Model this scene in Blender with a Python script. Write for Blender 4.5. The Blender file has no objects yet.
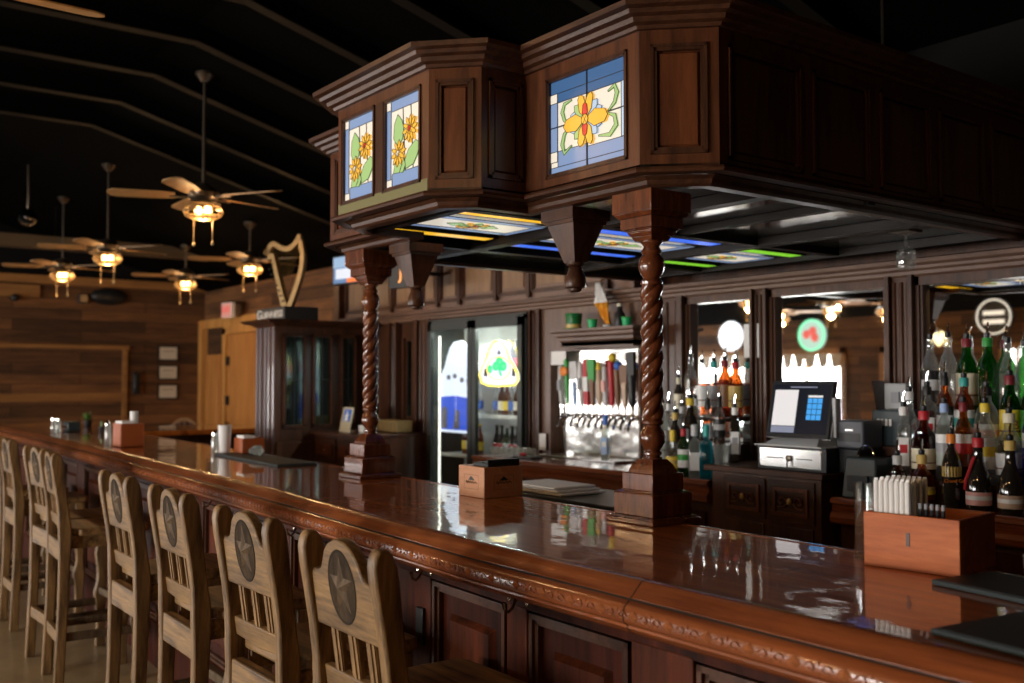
import bpy, bmesh, math, random
from mathutils import Vector, Matrix
random.seed(7)
sc = bpy.context.scene
COL = sc.collection
PI = math.pi
R = math.radians
# ------------------------------------------------------------------ camera, world, big lights, exposure
cam = bpy.data.cameras.new('camera'); camo = bpy.data.objects.new('camera', cam); COL.objects.link(camo)
cam.sensor_width = 36; cam.lens = 36*995/1024; cam.clip_start = .05; cam.clip_end = 200
camo.location = (0, 0, 1.50); camo.rotation_euler = (R(90+2.216), 0, R(53.2))
cam.dof.use_dof = True; cam.dof.focus_distance = 2.9; cam.dof.aperture_fstop = 2.8
sc.camera = camo
sc.view_settings.view_transform = 'Standard'; sc.view_settings.look = 'None'
sc.view_settings.gamma = 1; sc.view_settings.use_curve_mapping = False
sc.view_settings.exposure = 0.0
w = bpy.data.worlds.new('world'); sc.world = w; w.use_nodes = True
w.node_tree.nodes['Background'].inputs[0].default_value = (.80, .88, 1, 1)
w.node_tree.nodes['Background'].inputs[1].default_value = 1.5
def area(name, loc, rot, sx, sy, power, col=(1, .97, .93)):
    l = bpy.data.lights.new(name, 'AREA'); l.shape = 'RECTANGLE'; l.size = sx; l.size_y = sy
    l.energy = power; l.color = col
    o = bpy.data.objects.new(name, l); o.location = loc; o.rotation_euler = rot; COL.objects.link(o); return o
YW = -7.0       # the window wall opposite the bar
WINS = [(-15.6, -13.0), (-12.37, -10.79), (-9.98, -9.42), (-7.88, -7.45), (-6.9, -4.9), (-4.2, -2.2)]
for i, (a, b) in enumerate(WINS):
    # daylight standing in each window opening, shining +Y into the room
    area('window_daylight', ((a+b)/2, YW-.25, 1.27), (R(90), 0, 0), b-a, 1.5, [260, 280, 170, 170, 430, 540][i]*(b-a)*.40, (1, .965, .92))
area('window_daylight', (-16.3, -5.2, 1.15), (R(90), 0, R(-90)), 2.6, 2.1, 170, (1, .965, .92))

# ------------------------------------------------------------------ helpers
class MB:
    def __init__(s): s.v = []; s.f = []; s.m = []; s.mi = 0
    def add(s, vs, fs):
        n = len(s.v); s.v += [tuple(p) for p in vs]
        for f in fs: s.f.append(tuple(n+i for i in f)); s.m.append(s.mi)
        return s
    def box(s, x0, x1, y0, y1, z0, z1, M=None):
        vs = [(x, y, z) for z in (z0, z1) for y in (y0, y1) for x in (x0, x1)]
        if M: vs = [M @ Vector(p) for p in vs]
        return s.add(vs, [(0, 2, 3, 1), (4, 5, 7, 6), (0, 1, 5, 4), (2, 6, 7, 3), (0, 4, 6, 2), (1, 3, 7, 5)])
    def frus(s, b0, b1, z0, z1, M=None):   # b = (x0,x1,y0,y1)
        vs = [(b0[0], b0[2], z0), (b0[1], b0[2], z0), (b0[0], b0[3], z0), (b0[1], b0[3], z0),
              (b1[0], b1[2], z1), (b1[1], b1[2], z1), (b1[0], b1[3], z1), (b1[1], b1[3], z1)]
        if M: vs = [M @ Vector(p) for p in vs]
        return s.add(vs, [(0, 2, 3, 1), (4, 5, 7, 6), (0, 1, 5, 4), (2, 6, 7, 3), (0, 4, 6, 2), (1, 3, 7, 5)])
    def lathe(s, prof, c=(0, 0, 0), n=20, M=None, cap=True):
        vs = []; fs = []
        for r, z in prof:
            for k in range(n):
                a = 2*PI*k/n; p = Vector((r*math.cos(a), r*math.sin(a), z))
                if M: p = M @ p
                vs.append(p + Vector(c))
        for i in range(len(prof)-1):
            for k in range(n):
                k2 = (k+1) % n
                fs.append((i*n+k, i*n+k2, (i+1)*n+k2, (i+1)*n+k))
        if cap:
            fs.append(tuple(range(n-1, -1, -1))); fs.append(tuple((len(prof)-1)*n+k for k in range(n)))
        return s.add(vs, fs)
    def prism(s, poly, d0, d1, M=None):  # poly in local xy, extruded along z
        n = len(poly)
        vs = [Vector((x, y, d0)) for x, y in poly] + [Vector((x, y, d1)) for x, y in poly]
        if M: vs = [M @ p for p in vs]
        fs = [tuple(range(n-1, -1, -1)), tuple(range(n, 2*n))] + [(i, (i+1) % n, n+(i+1) % n, n+i) for i in range(n)]
        return s.add(vs, fs)
    def poly(s, pts, M=None):
        vs = [Vector(p) for p in pts]
        if M: vs = [M @ p for p in vs]
        return s.add(vs, [tuple(range(len(vs)))])
    def tube(s, pts, r, n=8, M=None, closed=False):
        P = [Vector(p) for p in pts]
        if M: P = [M @ p for p in P]
        rs = r if isinstance(r, (list, tuple)) else [r]*len(P)
        vs = []; fs = []; m = len(P); up = None
        for i, p in enumerate(P):
            if closed: t = P[(i+1) % m]-P[i-1]
            else: t = P[min(i+1, m-1)]-P[max(i-1, 0)]
            t.normalize()
            if up is None:
                up = Vector((0, 0, 1)) if abs(t.z) < .9 else Vector((1, 0, 0))
            a = t.cross(up); a.normalize(); up = a.cross(t)
            for k in range(n):
                an = 2*PI*k/n; vs.append(p + (a*math.cos(an)+up*math.sin(an))*rs[i])
        for i in range(m if closed else m-1):
            j = (i+1) % m
            for k in range(n):
                k2 = (k+1) % n; fs.append((i*n+k, j*n+k, j*n+k2, i*n+k2))
        if not closed: fs += [tuple(range(n)), tuple((m-1)*n+k for k in range(n-1, -1, -1))]
        return s.add(vs, fs)
    def sweep(s, path, prof, closed_prof=True):  # plan path (x,y); profile (d outwards to the left of travel, z)
        P = [Vector(p) for p in path]; m = len(P); n = len(prof); vs = []
        for i in range(m):
            ns = []
            if i > 0: h = (P[i]-P[i-1]).normalized(); ns.append(Vector((-h.y, h.x)))
            if i < m-1: h = (P[i+1]-P[i]).normalized(); ns.append(Vector((-h.y, h.x)))
            if len(ns) == 2:
                a = (ns[0]+ns[1]).normalized(); k = 1/max(.3, a.dot(ns[0])); nn = a*k
            else: nn = ns[0]
            for d, z in prof: vs.append((P[i].x+nn.x*d, P[i].y+nn.y*d, z))
        fs = []
        e = n if closed_prof else n-1
        for i in range(m-1):
            for k in range(e):
                k2 = (k+1) % n; fs.append((i*n+k, (i+1)*n+k, (i+1)*n+k2, i*n+k2))
        if closed_prof: fs += [tuple(range(n)), tuple((m-1)*n+k for k in range(n-1, -1, -1))]
        return s.add(vs, fs)
    def sphere(s, c, r, n=12, sc3=(1, 1, 1)):
        prof = [(max(r*math.sin(PI*i/n), 1e-4), -r*math.cos(PI*i/n)) for i in range(n+1)]
        M = Matrix.Diagonal((*sc3, 1))
        return s.lathe(prof, c, n+4, M)
    def build(s, name, mat, parent=None, loc=None, rot=None, smooth=True, bevel=0, world=False, kind=None):
        me = bpy.data.meshes.new(name)
        vs = s.v
        if world and parent is not None:
            L = Vector(parent.location); vs = [Vector(v)-L for v in vs]
        me.from_pydata(vs, [], s.f)
        mats = mat if isinstance(mat, (list, tuple)) else [mat]
        for q in mats: me.materials.append(q)
        if len(mats) > 1: me.polygons.foreach_set('material_index', s.m)
        bm = bmesh.new(); bm.from_mesh(me); bmesh.ops.recalc_face_normals(bm, faces=bm.faces); bm.to_mesh(me); bm.free()
        if smooth:
            me.shade_smooth(); me.set_sharp_from_angle(angle=.61)
        o = bpy.data.objects.new(name, me); COL.objects.link(o)
        if parent is not None: o.parent = parent
        if loc: o.location = loc
        if rot: o.rotation_euler = rot
        if bevel:
            b = o.modifiers.new('bevel', 'BEVEL'); b.width = bevel; b.segments = 2; b.limit_method = 'ANGLE'; b.angle_limit = .6
        if kind: o['kind'] = kind
        return o
def tag(o, label, cat, group=None):
    o['label'] = label; o['category'] = cat
    if group: o['group'] = group
    return o
def thing(name, label, cat, loc=(0, 0, 0), rz=0, group=None):
    o = bpy.data.objects.new(name, None); COL.objects.link(o); o.location = loc; o.rotation_euler = (0, 0, rz)
    o.empty_display_size = .05
    return tag(o, label, cat, group)
def dup(root, loc, rz=None, label=None, group=None, parent=None):
    r = root.copy(); COL.objects.link(r); r.location = loc
    if rz is not None: r.rotation_euler = (0, 0, rz)
    if label: r['label'] = label
    if group: r['group'] = group
    def rec(a, b):
        for ch in KIDS.get(a.name, list(a.children)):
            c = ch.copy(); COL.objects.link(c); c.parent = b; rec(ch, c)
    rec(root, r)
    return r
KIDS = {}
def struct(mb, name, mat, **k): return mb.build(name, mat, kind='structure', **k)
def text_mesh(name, txt, size, mat, parent, M, ext=.001, align='CENTER'):
    cu = bpy.data.curves.new(name, 'FONT'); cu.body = txt; cu.size = size; cu.extrude = ext; cu.align_x = align; cu.align_y = 'CENTER'
    o = bpy.data.objects.new(name, cu); COL.objects.link(o)
    bpy.context.view_layer.update()
    me = bpy.data.meshes.new_from_object(o.evaluated_get(bpy.context.evaluated_depsgraph_get()))
    bpy.data.objects.remove(o); me.name = name
    me.materials.clear(); me.materials.append(mat)
    me.transform(M)
    q = bpy.data.objects.new(name, me); COL.objects.link(q)
    if parent is not None: q.parent = parent
    return q
def frameM(o, u, v):  # matrix with local x = u, y = v, z = u x v at origin o
    u = Vector(u).normalized(); v = Vector(v).normalized(); n = u.cross(v)
    return Matrix(((u.x, v.x, n.x, o[0]), (u.y, v.y, n.y, o[1]), (u.z, v.z, n.z, o[2]), (0, 0, 0, 1)))

# ------------------------------------------------------------------ materials
def P(name, col, rough=.5, metal=0, coat=0, coat_r=.03, trans=0, emis=None, es=0, spec=.5, ior=1.45, bump=None, alpha=None, sheen=0):
    m = bpy.data.materials.new(name); m.use_nodes = True; b = m.node_tree.nodes['Principled BSDF']; I = b.inputs
    I['Base Color'].default_value = (*col, 1); I['Roughness'].default_value = rough; I['Metallic'].default_value = metal
    I['Coat Weight'].default_value = coat; I['Coat Roughness'].default_value = coat_r; I['Transmission Weight'].default_value = trans
    I['Specular IOR Level'].default_value = spec; I['IOR'].default_value = ior
    if emis: I['Emission Color'].default_value = (*emis, 1); I['Emission Strength'].default_value = es
    if bump: add_bump(m, *bump)
    return m
def N(m, t): return m.node_tree.nodes.new(t)
def add_bump(m, scale, strength, dist=.002, sc3=(1, 1, 1), target='Normal'):
    nt = m.node_tree; tc = N(m, 'ShaderNodeTexCoord'); mp = N(m, 'ShaderNodeMapping'); mp.inputs['Scale'].default_value = sc3
    no = N(m, 'ShaderNodeTexNoise'); no.inputs['Scale'].default_value = scale; no.inputs['Detail'].default_value = 3
    bu = N(m, 'ShaderNodeBump'); bu.inputs['Strength'].default_value = strength; bu.inputs['Distance'].default_value = dist
    nt.links.new(tc.outputs['Object'], mp.inputs[0]); nt.links.new(mp.outputs[0], no.inputs['Vector'])
    nt.links.new(no.outputs[0], bu.inputs['Height'])
    nt.links.new(bu.outputs[0], nt.nodes['Principled BSDF'].inputs[target])
def wood(name, c1, c2, rough=.4, axis='Z', sc=6, stretch=12, coat=0, coat_r=.05, c3=None, bump=.15, knots=True, spec=.5, planks=None, bevel=0):
    m = P(name, c1, rough, coat=coat, coat_r=coat_r, spec=spec); nt = m.node_tree; b = nt.nodes['Principled BSDF']
    tc = N(m, 'ShaderNodeTexCoord'); mp = N(m, 'ShaderNodeMapping')
    s = {'X': (sc/stretch, sc, sc), 'Y': (sc, sc/stretch, sc), 'Z': (sc, sc, sc/stretch)}[axis]
    mp.inputs['Scale'].default_value = s
    nt.links.new(tc.outputs['Object'], mp.inputs[0])
    vec = mp.outputs[0]
    n1 = N(m, 'ShaderNodeTexNoise'); n1.inputs['Scale'].default_value = 1.2; n1.inputs['Detail'].default_value = 5; n1.inputs['Distortion'].default_value = 1.2
    n2 = N(m, 'ShaderNodeTexNoise'); n2.inputs['Scale'].default_value = 7; n2.inputs['Detail'].default_value = 6; n2.inputs['Roughness'].default_value = .7
    nt.links.new(vec, n1.inputs['Vector']); nt.links.new(vec, n2.inputs['Vector'])
    mx = N(m, 'ShaderNodeMix'); mx.inputs[0].default_value = .45
    nt.links.new(n1.outputs[0], mx.inputs[2]); nt.links.new(n2.outputs[0], mx.inputs[3])
    cr = N(m, 'ShaderNodeValToRGB'); e = cr.color_ramp.elements
    e[0].position = .36; e[0].color = (*c2, 1); e[1].position = .62; e[1].color = (*c1, 1)
    if c3: q = e.new(.72); q.color = (*c3, 1)
    nt.links.new(mx.outputs[0], cr.inputs[0]); out = cr.outputs[0]
    if planks:   # boards: (width along z, length along ax, darkness)
        br = N(m, 'ShaderNodeTexBrick'); br.inputs['Scale'].default_value = 1
        br.inputs['Brick Width'].default_value = planks[1]; br.inputs['Row Height'].default_value = planks[0]
        br.inputs['Mortar Size'].default_value = .004; br.inputs['Mortar'].default_value = (.02, .02, .02, 1)
        br.inputs['Color1'].default_value = (.45, .45, .45, 1); br.inputs['Color2'].default_value = (1.3, 1.3, 1.3, 1)
        m2 = N(m, 'ShaderNodeMapping'); m2.inputs['Rotation'].default_value = planks[2]
        nt.links.new(tc.outputs['Object'], m2.inputs[0]); nt.links.new(m2.outputs[0], br.inputs['Vector'])
        mm = N(m, 'ShaderNodeMix'); mm.data_type = 'RGBA'; mm.blend_type = 'MULTIPLY'; mm.inputs[0].default_value = 1
        nt.links.new(out, mm.inputs[6]); nt.links.new(br.outputs[0], mm.inputs[7]); out = mm.outputs[2]
    nt.links.new(out, b.inputs['Base Color'])
    if bump:
        bu = N(m, 'ShaderNodeBump'); bu.inputs['Strength'].default_value = bump; bu.inputs['Distance'].default_value = .002
        nt.links.new(n2.outputs[0], bu.inputs['Height']); nt.links.new(bu.outputs[0], b.inputs['Normal'])
    return m
DKC1, DKC2 = (.090, .034, .016), (.028, .011, .006)
M = {}
M['dark'] = wood('dark_mahogany', DKC1, DKC2, .36, 'Z', 9, 10, coat=.15, coat_r=.18, spec=.35)
M['darkx'] = wood('dark_mahogany_x', DKC1, DKC2, .38, 'X', 9, 10, coat=.06, coat_r=.2, spec=.28)
M['darky'] = wood('dark_mahogany_y', DKC1, DKC2, .32, 'Y', 9, 10, coat=.35, coat_r=.18)
M['mahog'] = wood('mahogany_field', (.17, .052, .018), (.06, .018, .008), .34, 'Z', 10, 12, coat=.25, coat_r=.15, spec=.35)
M['post'] = wood('column_mahogany', (.17, .048, .016), (.06, .016, .007), .24, 'Z', 14, 6, coat=.8, coat_r=.09)
M['barfront'] = wood('bar_front_wood', (.065, .014, .006), (.018, .005, .003), .5, 'Z', 8, 10, c3=(.13, .030, .009), spec=.12)
M['barfield'] = wood('bar_panel_field', (.10, .022, .007), (.020, .006, .003), .45, 'Z', 9, 9, c3=(.27, .068, .016), spec=.16)
M['nose'] = wood('arm_rail_wood', (.30, .085, .025), (.10, .026, .011), .26, 'X', 7, 14, coat=.6, coat_r=.1, c3=(.44, .15, .045))
M['top'] = wood('bar_top_wood', (.58, .18, .032), (.20, .048, .010), .35, 'X', 6, 14, coat=1, coat_r=.012, c3=(.66, .24, .05), bump=0, spec=.05)
# gentle waviness of the poured lacquer
_m = M['top']; _m.node_tree.nodes['Principled BSDF'].inputs['Coat IOR'].default_value = 1.40; add_bump(_m, 5, .10, .01, (1, 1.6, 1), 'Coat Normal')
M['stool'] = wood('weathered_stool_wood', (.33, .190, .072), (.055, .028, .011), .5, 'Z', 15, 11, coat=.08, coat_r=.3, c3=(.44, .27, .115), bump=.5)
M['stoolx'] = wood('weathered_stool_wood_x', (.33, .190, .072), (.055, .028, .011), .5, 'X', 15, 11, coat=.08, coat_r=.3, c3=(.44, .27, .115), bump=.5)
M['stooldark'] = P('stool_dark_wax', (.030, .022, .015), .7, spec=.1)
M['star'] = wood('stool_star', (.15, .10, .056), (.05, .033, .021), .55, 'Z', 16, 3, spec=.15)
M['pine'] = wood('pine_door', (.62, .27, .07), (.40, .15, .035), .5, 'Z', 5, 9)
M['wallwood'] = wood('barn_board_wall', (.19, .080, .025), (.055, .022, .008), .8, 'Y', 3, 9, c3=(.26, .12, .042), planks=(.16, 1.9, (0, R(90), R(90))))
M['wallwoodx'] = wood('barn_board_wall_x', (.19, .080, .025), (.055, .022, .008), .8, 'X', 3, 9, c3=(.26, .12, .042), planks=(.16, 1.9, (R(90), 0, 0)))
M['trimwood'] = wood('light_trim_wood', (.36, .165, .045), (.20, .085, .025), .6, 'Y', 4, 9)
M['rafter'] = P('dark_steel_rafter', (.008, .006, .004), .6, spec=.15)
M['ceil'] = P('black_ceiling', (.002, .0018, .0015), .9, spec=.03)
M['wallgrey'] = P('dark_grey_wall', (.009, .0085, .0085), .9, spec=.08)
M['black'] = P('black_plastic', (.012, .013, .015), .35)
M['blackr'] = P('black_rubber', (.010, .012, .013), .55)
M['matedge'] = P('rubber_edge', (.035, .055, .062), .5)
M['steel'] = P('brushed_steel', (.72, .72, .72), .22, 1)
M['backsplash'] = P('steel_backsplash', (.80, .78, .74), .16, 1, bump=(2.2, .35, .05))
M['chrome'] = P('chrome', (.8, .8, .8), .08, 1)
M['iron'] = P('antique_iron', (.16, .13, .10), .3, .9); M['hookmetal'] = P('hook_metal', (.45, .40, .33), .22, 1)
M['brass'] = P('brass_gold', (.60, .40, .15), .28, .9)
M['gold'] = P('harp_gold', (.20, .13, .055), .42, .7, bump=(30, .5, .003))
M['mirror'] = P('mirror_silver', (.86, .88, .88), .015, 1)
M['white'] = P('white_matte', (.80, .79, .77), .5)
M['paper'] = P('white_paper', (.85, .84, .82), .7)
M['papertan'] = P('aged_paper', (.62, .55, .44), .8)
M['redwood'] = wood('reddish_cedar', (.60, .18, .055), (.34, .075, .022), .5, 'X', 9, 9, c3=(.72, .28, .10), spec=.25)
M['boxwood'] = wood('box_cedar', (.60, .30, .15), (.46, .20, .09), .5, 'X', 12, 9, c3=(.68, .37, .19))
M['orange_block'] = P('orange_wood_block', (.36, .085, .018), .45)
def glass(name, col=(1, 1, 1), fac=.12, gl=(1, 1, 1), rough=.02, body=0, bodycol=(1, 1, 1)):
    m = bpy.data.materials.new(name); m.use_nodes = True; nt = m.node_tree; nt.nodes.clear()
    o = N(m, 'ShaderNodeOutputMaterial'); t = N(m, 'ShaderNodeBsdfTransparent'); g = N(m, 'ShaderNodeBsdfGlossy'); x = N(m, 'ShaderNodeMixShader')
    t.inputs[0].default_value = (*col, 1); g.inputs[0].default_value = (*gl, 1); g.inputs['Roughness'].default_value = rough
    lw = N(m, 'ShaderNodeLayerWeight'); lw.inputs[0].default_value = .35
    mr = N(m, 'ShaderNodeMapRange'); mr.inputs[3].default_value = fac; mr.inputs[4].default_value = .85
    nt.links.new(lw.outputs['Facing'], mr.inputs[0])
    pw = N(m, 'ShaderNodeMath'); pw.operation = 'POWER'; pw.inputs[1].default_value = 2.2
    nt.links.new(lw.outputs['Facing'], pw.inputs[0]); nt.links.new(pw.outputs[0], mr.inputs[0])
    nt.links.new(mr.outputs[0], x.inputs[0]); nt.links.new(t.outputs[0], x.inputs[1]); nt.links.new(g.outputs[0], x.inputs[2])
    last = x
    if body:
        d = N(m, 'ShaderNodeBsdfTranslucent'); d.inputs[0].default_value = (*bodycol, 1)
        x2 = N(m, 'ShaderNodeMixShader'); x2.inputs[0].default_value = body
        nt.links.new(x.outputs[0], x2.inputs[1]); nt.links.new(d.outputs[0], x2.inputs[2]); last = x2
    nt.links.new(last.outputs[0], o.inputs[0]); return m
M['glass'] = glass('clear_glass', (.93, .95, .94))
M['pane'] = glass('window_pane', (.95, .97, .97), .05)
M['g_clear'] = glass('bottle_clear', (.86, .88, .87), .16, body=.16, bodycol=(.92, .92, .90))
M['g_amber'] = glass('bottle_amber', (.50, .20, .05), .12, body=.24, bodycol=(.55, .20, .035))
M['g_brown'] = glass('bottle_brown', (.30, .10, .03), .10, body=.3, bodycol=(.35, .11, .03))
M['g_green'] = glass('bottle_green', (.06, .32, .06), .12, body=.30, bodycol=(.05, .30, .05))
M['g_dark'] = P('bottle_dark', (.018, .014, .010), .07, coat=1)
M['g_teal'] = glass('bottle_teal', (.15, .55, .60), .10, body=.4, bodycol=(.10, .50, .58))
M['g_blue'] = glass('bottle_blue', (.04, .12, .65), .10, body=.4, bodycol=(.03, .10, .60))
M['g_pale'] = glass('bottle_pale', (.80, .86, .84), .14, body=.35, bodycol=(.85, .88, .86))
def flat(name, col, rough=.5, **k):
    if name not in M: M[name] = P(name, col, rough, **k)
    return M[name]
C = dict(cream=(.80, .74, .55), white=(.82, .82, .80), black=(.015, .015, .015), red=(.50, .02, .03), maroon=(.22, .02, .03), yellow=(.85, .62, .06),
         gold=(.60, .42, .12), orange=(.85, .25, .03), blue=(.05, .16, .55), paleblue=(.35, .50, .80), teal=(.05, .40, .36), green=(.04, .35, .06),
         grey=(.30, .31, .33), tan=(.55, .38, .26), silver=(.60, .60, .60), pink=(.80, .42, .38), brown=(.20, .09, .04), navy=(.02, .04, .14))
def K(n): return flat('paint_'+n, C[n], .42)
def emit(name, col, s, base=None):
    return P(name, base or tuple(c*.5 for c in col), .25, emis=col, es=s, spec=.4)
# backlit stained glass
SG = dict(sw=emit('stained_white', (.82, .74, .62), .78), sb=emit('stained_blue', (.24, .34, .56), .66), sd=emit('stained_deepblue', (.05, .12, .26), .8),
          sy=emit('stained_yellow', (.85, .45, .05), .85), sg=emit('stained_green', (.33, .50, .19), .85), sr=emit('stained_red', (.62, .03, .03), .85),
          sl=emit('stained_lightblue', (.42, .55, .70), .85))
M['ywin'] = emit('yellow_light_glass', (.95, .50, .02), 1.0); M['bwin'] = emit('blue_light_glass', (.05, .16, .85), 1.0)
M['gwin'] = emit('green_light_glass', (.22, .62, .03), 1.0); M['wwin'] = emit('white_light_glass', (.85, .93, 1), 1.1)
M['lead'] = P('lead_came', (.02, .02, .022), .4)
M['bulb'] = emit('warm_bulb', (1, .55, .18), 22)
M['cage'] = P('lamp_cage', (.55, .40, .22), .35, .8)
M['tube'] = emit('white_tube', (1, .98, .85), 2.2)
# ------------------------------------------------------------------ the room
FL = -.075        # floor level
ZC = 3.9; YK = 2.25; SL = -.28           # flat ceiling, then a slope down past the ridge line
def zceil(y): return ZC if y < YK else ZC + SL*(y-YK)
struct(MB().box(-16.3, 3.4, -7.3, 6.0, -.2, FL), 'floor', wood('floor_concrete', (.42, .31, .17), (.30, .22, .12), .28, 'X', 2.2, 1.2, bump=.03))
b = MB(); b.box(-16.3, 3.4, -7.3, YK, ZC, ZC+.08)
b.add([(-16.3, YK, ZC), (3.4, YK, ZC), (3.4, 6, zceil(6)), (-16.3, 6, zceil(6)), (-16.3, YK, ZC+.08), (3.4, YK, ZC+.08), (3.4, 6, zceil(6)+.08), (-16.3, 6, zceil(6)+.08)],
      [(0, 1, 2, 3), (4, 5, 6, 7), (0, 1, 5, 4), (2, 3, 7, 6), (0, 3, 7, 4), (1, 2, 6, 5)])
struct(b, 'ceiling', M['ceil'], smooth=False)
# rafters every .9 m, each bent over the ridge line
for i in range(12):
    x = -9.25 + .9*i
    b = MB(); dz = .13
    pts = [(-7.0, ZC), (YK, ZC), (5.9, zceil(5.9))]
    for (y0, z0), (y1, z1) in zip(pts, pts[1:]):
        for (hw, a, c, mi_) in ((.014, -dz, 0, 1), (.045, -dz-.012, -dz, 0)):
            b.mi = mi_
            b.add([(x-hw, y0, z0+a), (x+hw, y0, z0+a), (x-hw, y1, z1+a), (x+hw, y1, z1+a), (x-hw, y0, z0+c), (x+hw, y0, z0+c), (x-hw, y1, z1+c), (x+hw, y1, z1+c)],
                  [(0, 2, 3, 1), (4, 5, 7, 6), (0, 1, 5, 4), (2, 6, 7, 3), (0, 4, 6, 2), (1, 3, 7, 5)])
    struct(b, 'trim_%d' % (i+1), [M['rafter'], M['ceil']], smooth=False)
# left (far) wall with barn boards up to 2.9 m, dark above
b = MB().box(-16.2, -16, -7.2, -6.5, FL, 2.93); b.box(-16.2, -16, -3.9, 6, FL, 2.93); b.box(-16.2, -16, -6.5, -3.9, FL, .1); b.box(-16.2, -16, -6.5, -3.9, 2.2, 2.93); struct(b, 'wall_left', M['wallwood'], smooth=False)
b = MB(); b.box(-16.02, -15.94, -6.56, -6.44, .45, 2.25); b.box(-16.02, -15.94, -3.96, -3.84, .45, 2.25); b.box(-16.02, -15.94, -6.5, -3.9, 2.15, 2.25); b.box(-16.02, -15.94, -6.5, -3.9, .05, .15); b.box(-16.0, -15.96, -5.22, -5.18, .1, 2.2); struct(b, 'window_8', M['trimwood'], smooth=False)
b = MB().box(-16.2, -16, -7.2, 6, 2.93, 4.0); struct(b, 'wall_left', M['wallgrey'])
b = MB().box(-16, -15.9, -7, 6, 2.93, 3.05); b.box(-15.99, -15.93, 1, 3.2, 2.72, 2.9); struct(b, 'trim_20', M['trimwood'])
b = MB()
b.box(-16, -15.93, .2, 4.50, 1.97, 2.03); b.box(-16, -15.93, 4.41, 4.47, FL, 1.97); b.box(-16, -15.95, .2, 4.4, .72, .84); b.box(-16, -15.95, .2, 4.4, 1.18, 1.30)
struct(b, 'trim_21', M['trimwood'])
# side wall behind the far end with the pine doors
b = MB(); b.box(-16, -8.0, 5.7, 5.9, FL, 3.1); struct(b, 'wall_back', M['wallwoodx'])
b = MB(); b.box(-16, -15.85, 5.6, 5.7, FL, 2.45); b.box(-16, -13.0, 5.62, 5.7, 2.32, 2.46); b.box(-14.95, -14.82, 5.6, 5.7, 0, 2.3); b.box(-13.5, -13.38, 5.6, 5.7, 0, 2.3); b.box(-14.95, -13.4, 5.6, 5.7, 2.2, 2.32)
struct(b, 'trim_22', wood('door_trim_wood', (.70, .34, .09), (.45, .19, .05), .5, 'Z', 4, 9))
d = MB().box(-14.78, -13.52, 5.63, 5.69, .01, 2.19).build('door_1', M['pine'], kind='structure')
MB().box(-14.79, -14.70, 5.60, 5.63, 1.72, 1.86).build('hinge', M['black'], d); MB().box(-14.79, -14.70, 5.60, 5.63, .72, .86).build('hinge', M['black'], d)
MB().box(-14.79, -14.70, 5.60, 5.63, 1.12, 1.26).build('hinge', M['black'], d)
d = MB().box(-15.75, -15.1, 5.64, 5.69, .01, 1.9).build('door_2', M['pine'], kind='structure')
MB().box(-15.68, -15.18, 5.62, 5.64, .2, 1.8).build('raised_panel', M['pine'], d, bevel=.01)
# back wall behind the back bar, right wall
struct(MB().box(-8.3, 3.2, 4.72, 4.9, FL, 3.4), 'wall_back', M['wallgrey'])
struct(MB().box(-8.3, -8.1, 4.72, 5.7, FL, 3.3), 'wall_right', M['wallgrey'])
struct(MB().box(3.2, 3.4, -7.3, 4.9, FL, 4.0), 'wall_right', M['wallgrey'])
# window wall opposite the bar
b = MB(); xs = [-16.2] + [q for p in WINS for q in p] + [3.2]
for i in range(0, len(xs), 2): b.box(xs[i], xs[i+1], YW-.15, YW, .52, 2.02)
b.box(-16.2, 3.2, YW-.15, YW, FL, .52); b.box(-16.2, 3.2, YW-.15, YW, 2.02, 2.62)
struct(b, 'wall_front', M['wallwoodx'], smooth=False)
struct(MB().box(-16.2, 3.2, YW-.15, YW, 2.62, 4.0), 'wall_front', M['wallgrey'])
for i, (a, c) in enumerate(WINS):
    b = MB()
    for x0, x1, z0, z1 in ((a-.06, a+.05, .46, 2.08), (c-.05, c+.06, .46, 2.08), (a-.06, c+.06, 1.98, 2.08), (a-.06, c+.06, .46, .55), ((a+c)/2-.02, (a+c)/2+.02, .5, 2.0)):
        b.box(x0, x1, YW-.06, YW+.03, z0, z1)
    fr = struct(b, 'window_%d' % (i+1), M['trimwood'], smooth=False)
    if c-a > 1:
        v = MB(); n = int((c-a)/.26)
        for k in range(n):      # scalloped valance
            x0 = a+(c-a)*k/n; x1 = a+(c-a)*(k+1)/n
            v.add([(x0, YW+.035, 1.98), (x1, YW+.035, 1.98), (x1-.05, YW+.035, 1.74), ((x0+x1)/2, YW+.05, 1.70), (x0+.05, YW+.035, 1.74)], [(0, 1, 2, 3, 4)])
        v.build('valance', P('valance_cloth', (.50, .42, .33), .9), fr, smooth=False)

# ------------------------------------------------------------------ the bar counter
FP = [(1.3, 1.50), (-1.2, 1.50), (-2.1, 1.502), (-2.8, 1.535), (-3.6, 1.585), (-4.6, 1.63), (-5.6, 1.665), (-8.4, 1.73), (-10.8, 1.755)]
IP = [(1.3, 2.19), (-2.2, 2.20), (-3.36, 2.235), (-4.64, 2.29), (-6.2, 2.33), (-8.5, 2.39)]
def fy(x):
    for (a, p), (c, q) in zip(FP, FP[1:]):
        if c <= x <= a: return p+(q-p)*(a-x)/(a-c)
    return FP[-1][1]
bar = thing('bar_counter', 'long L-shaped bar counter with glossy lacquered wood top and carved arm rail', 'bar counter', (-3.5, 1.9, 0))
top = [(x, y+.012) for x, y in FP] + [(-10.8, 3.4), (-8.5-1.0, 3.4), (-9.5, 3.3), (-8.5, 3.3)] + [p for p in reversed(IP)]
top = [(x, y+.012) for x, y in FP] + [(-10.8, 2.6), (-9.45, 2.6), (-9.45, 3.6), (-8.5, 3.6)] + [p for p in reversed(IP)]
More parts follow.
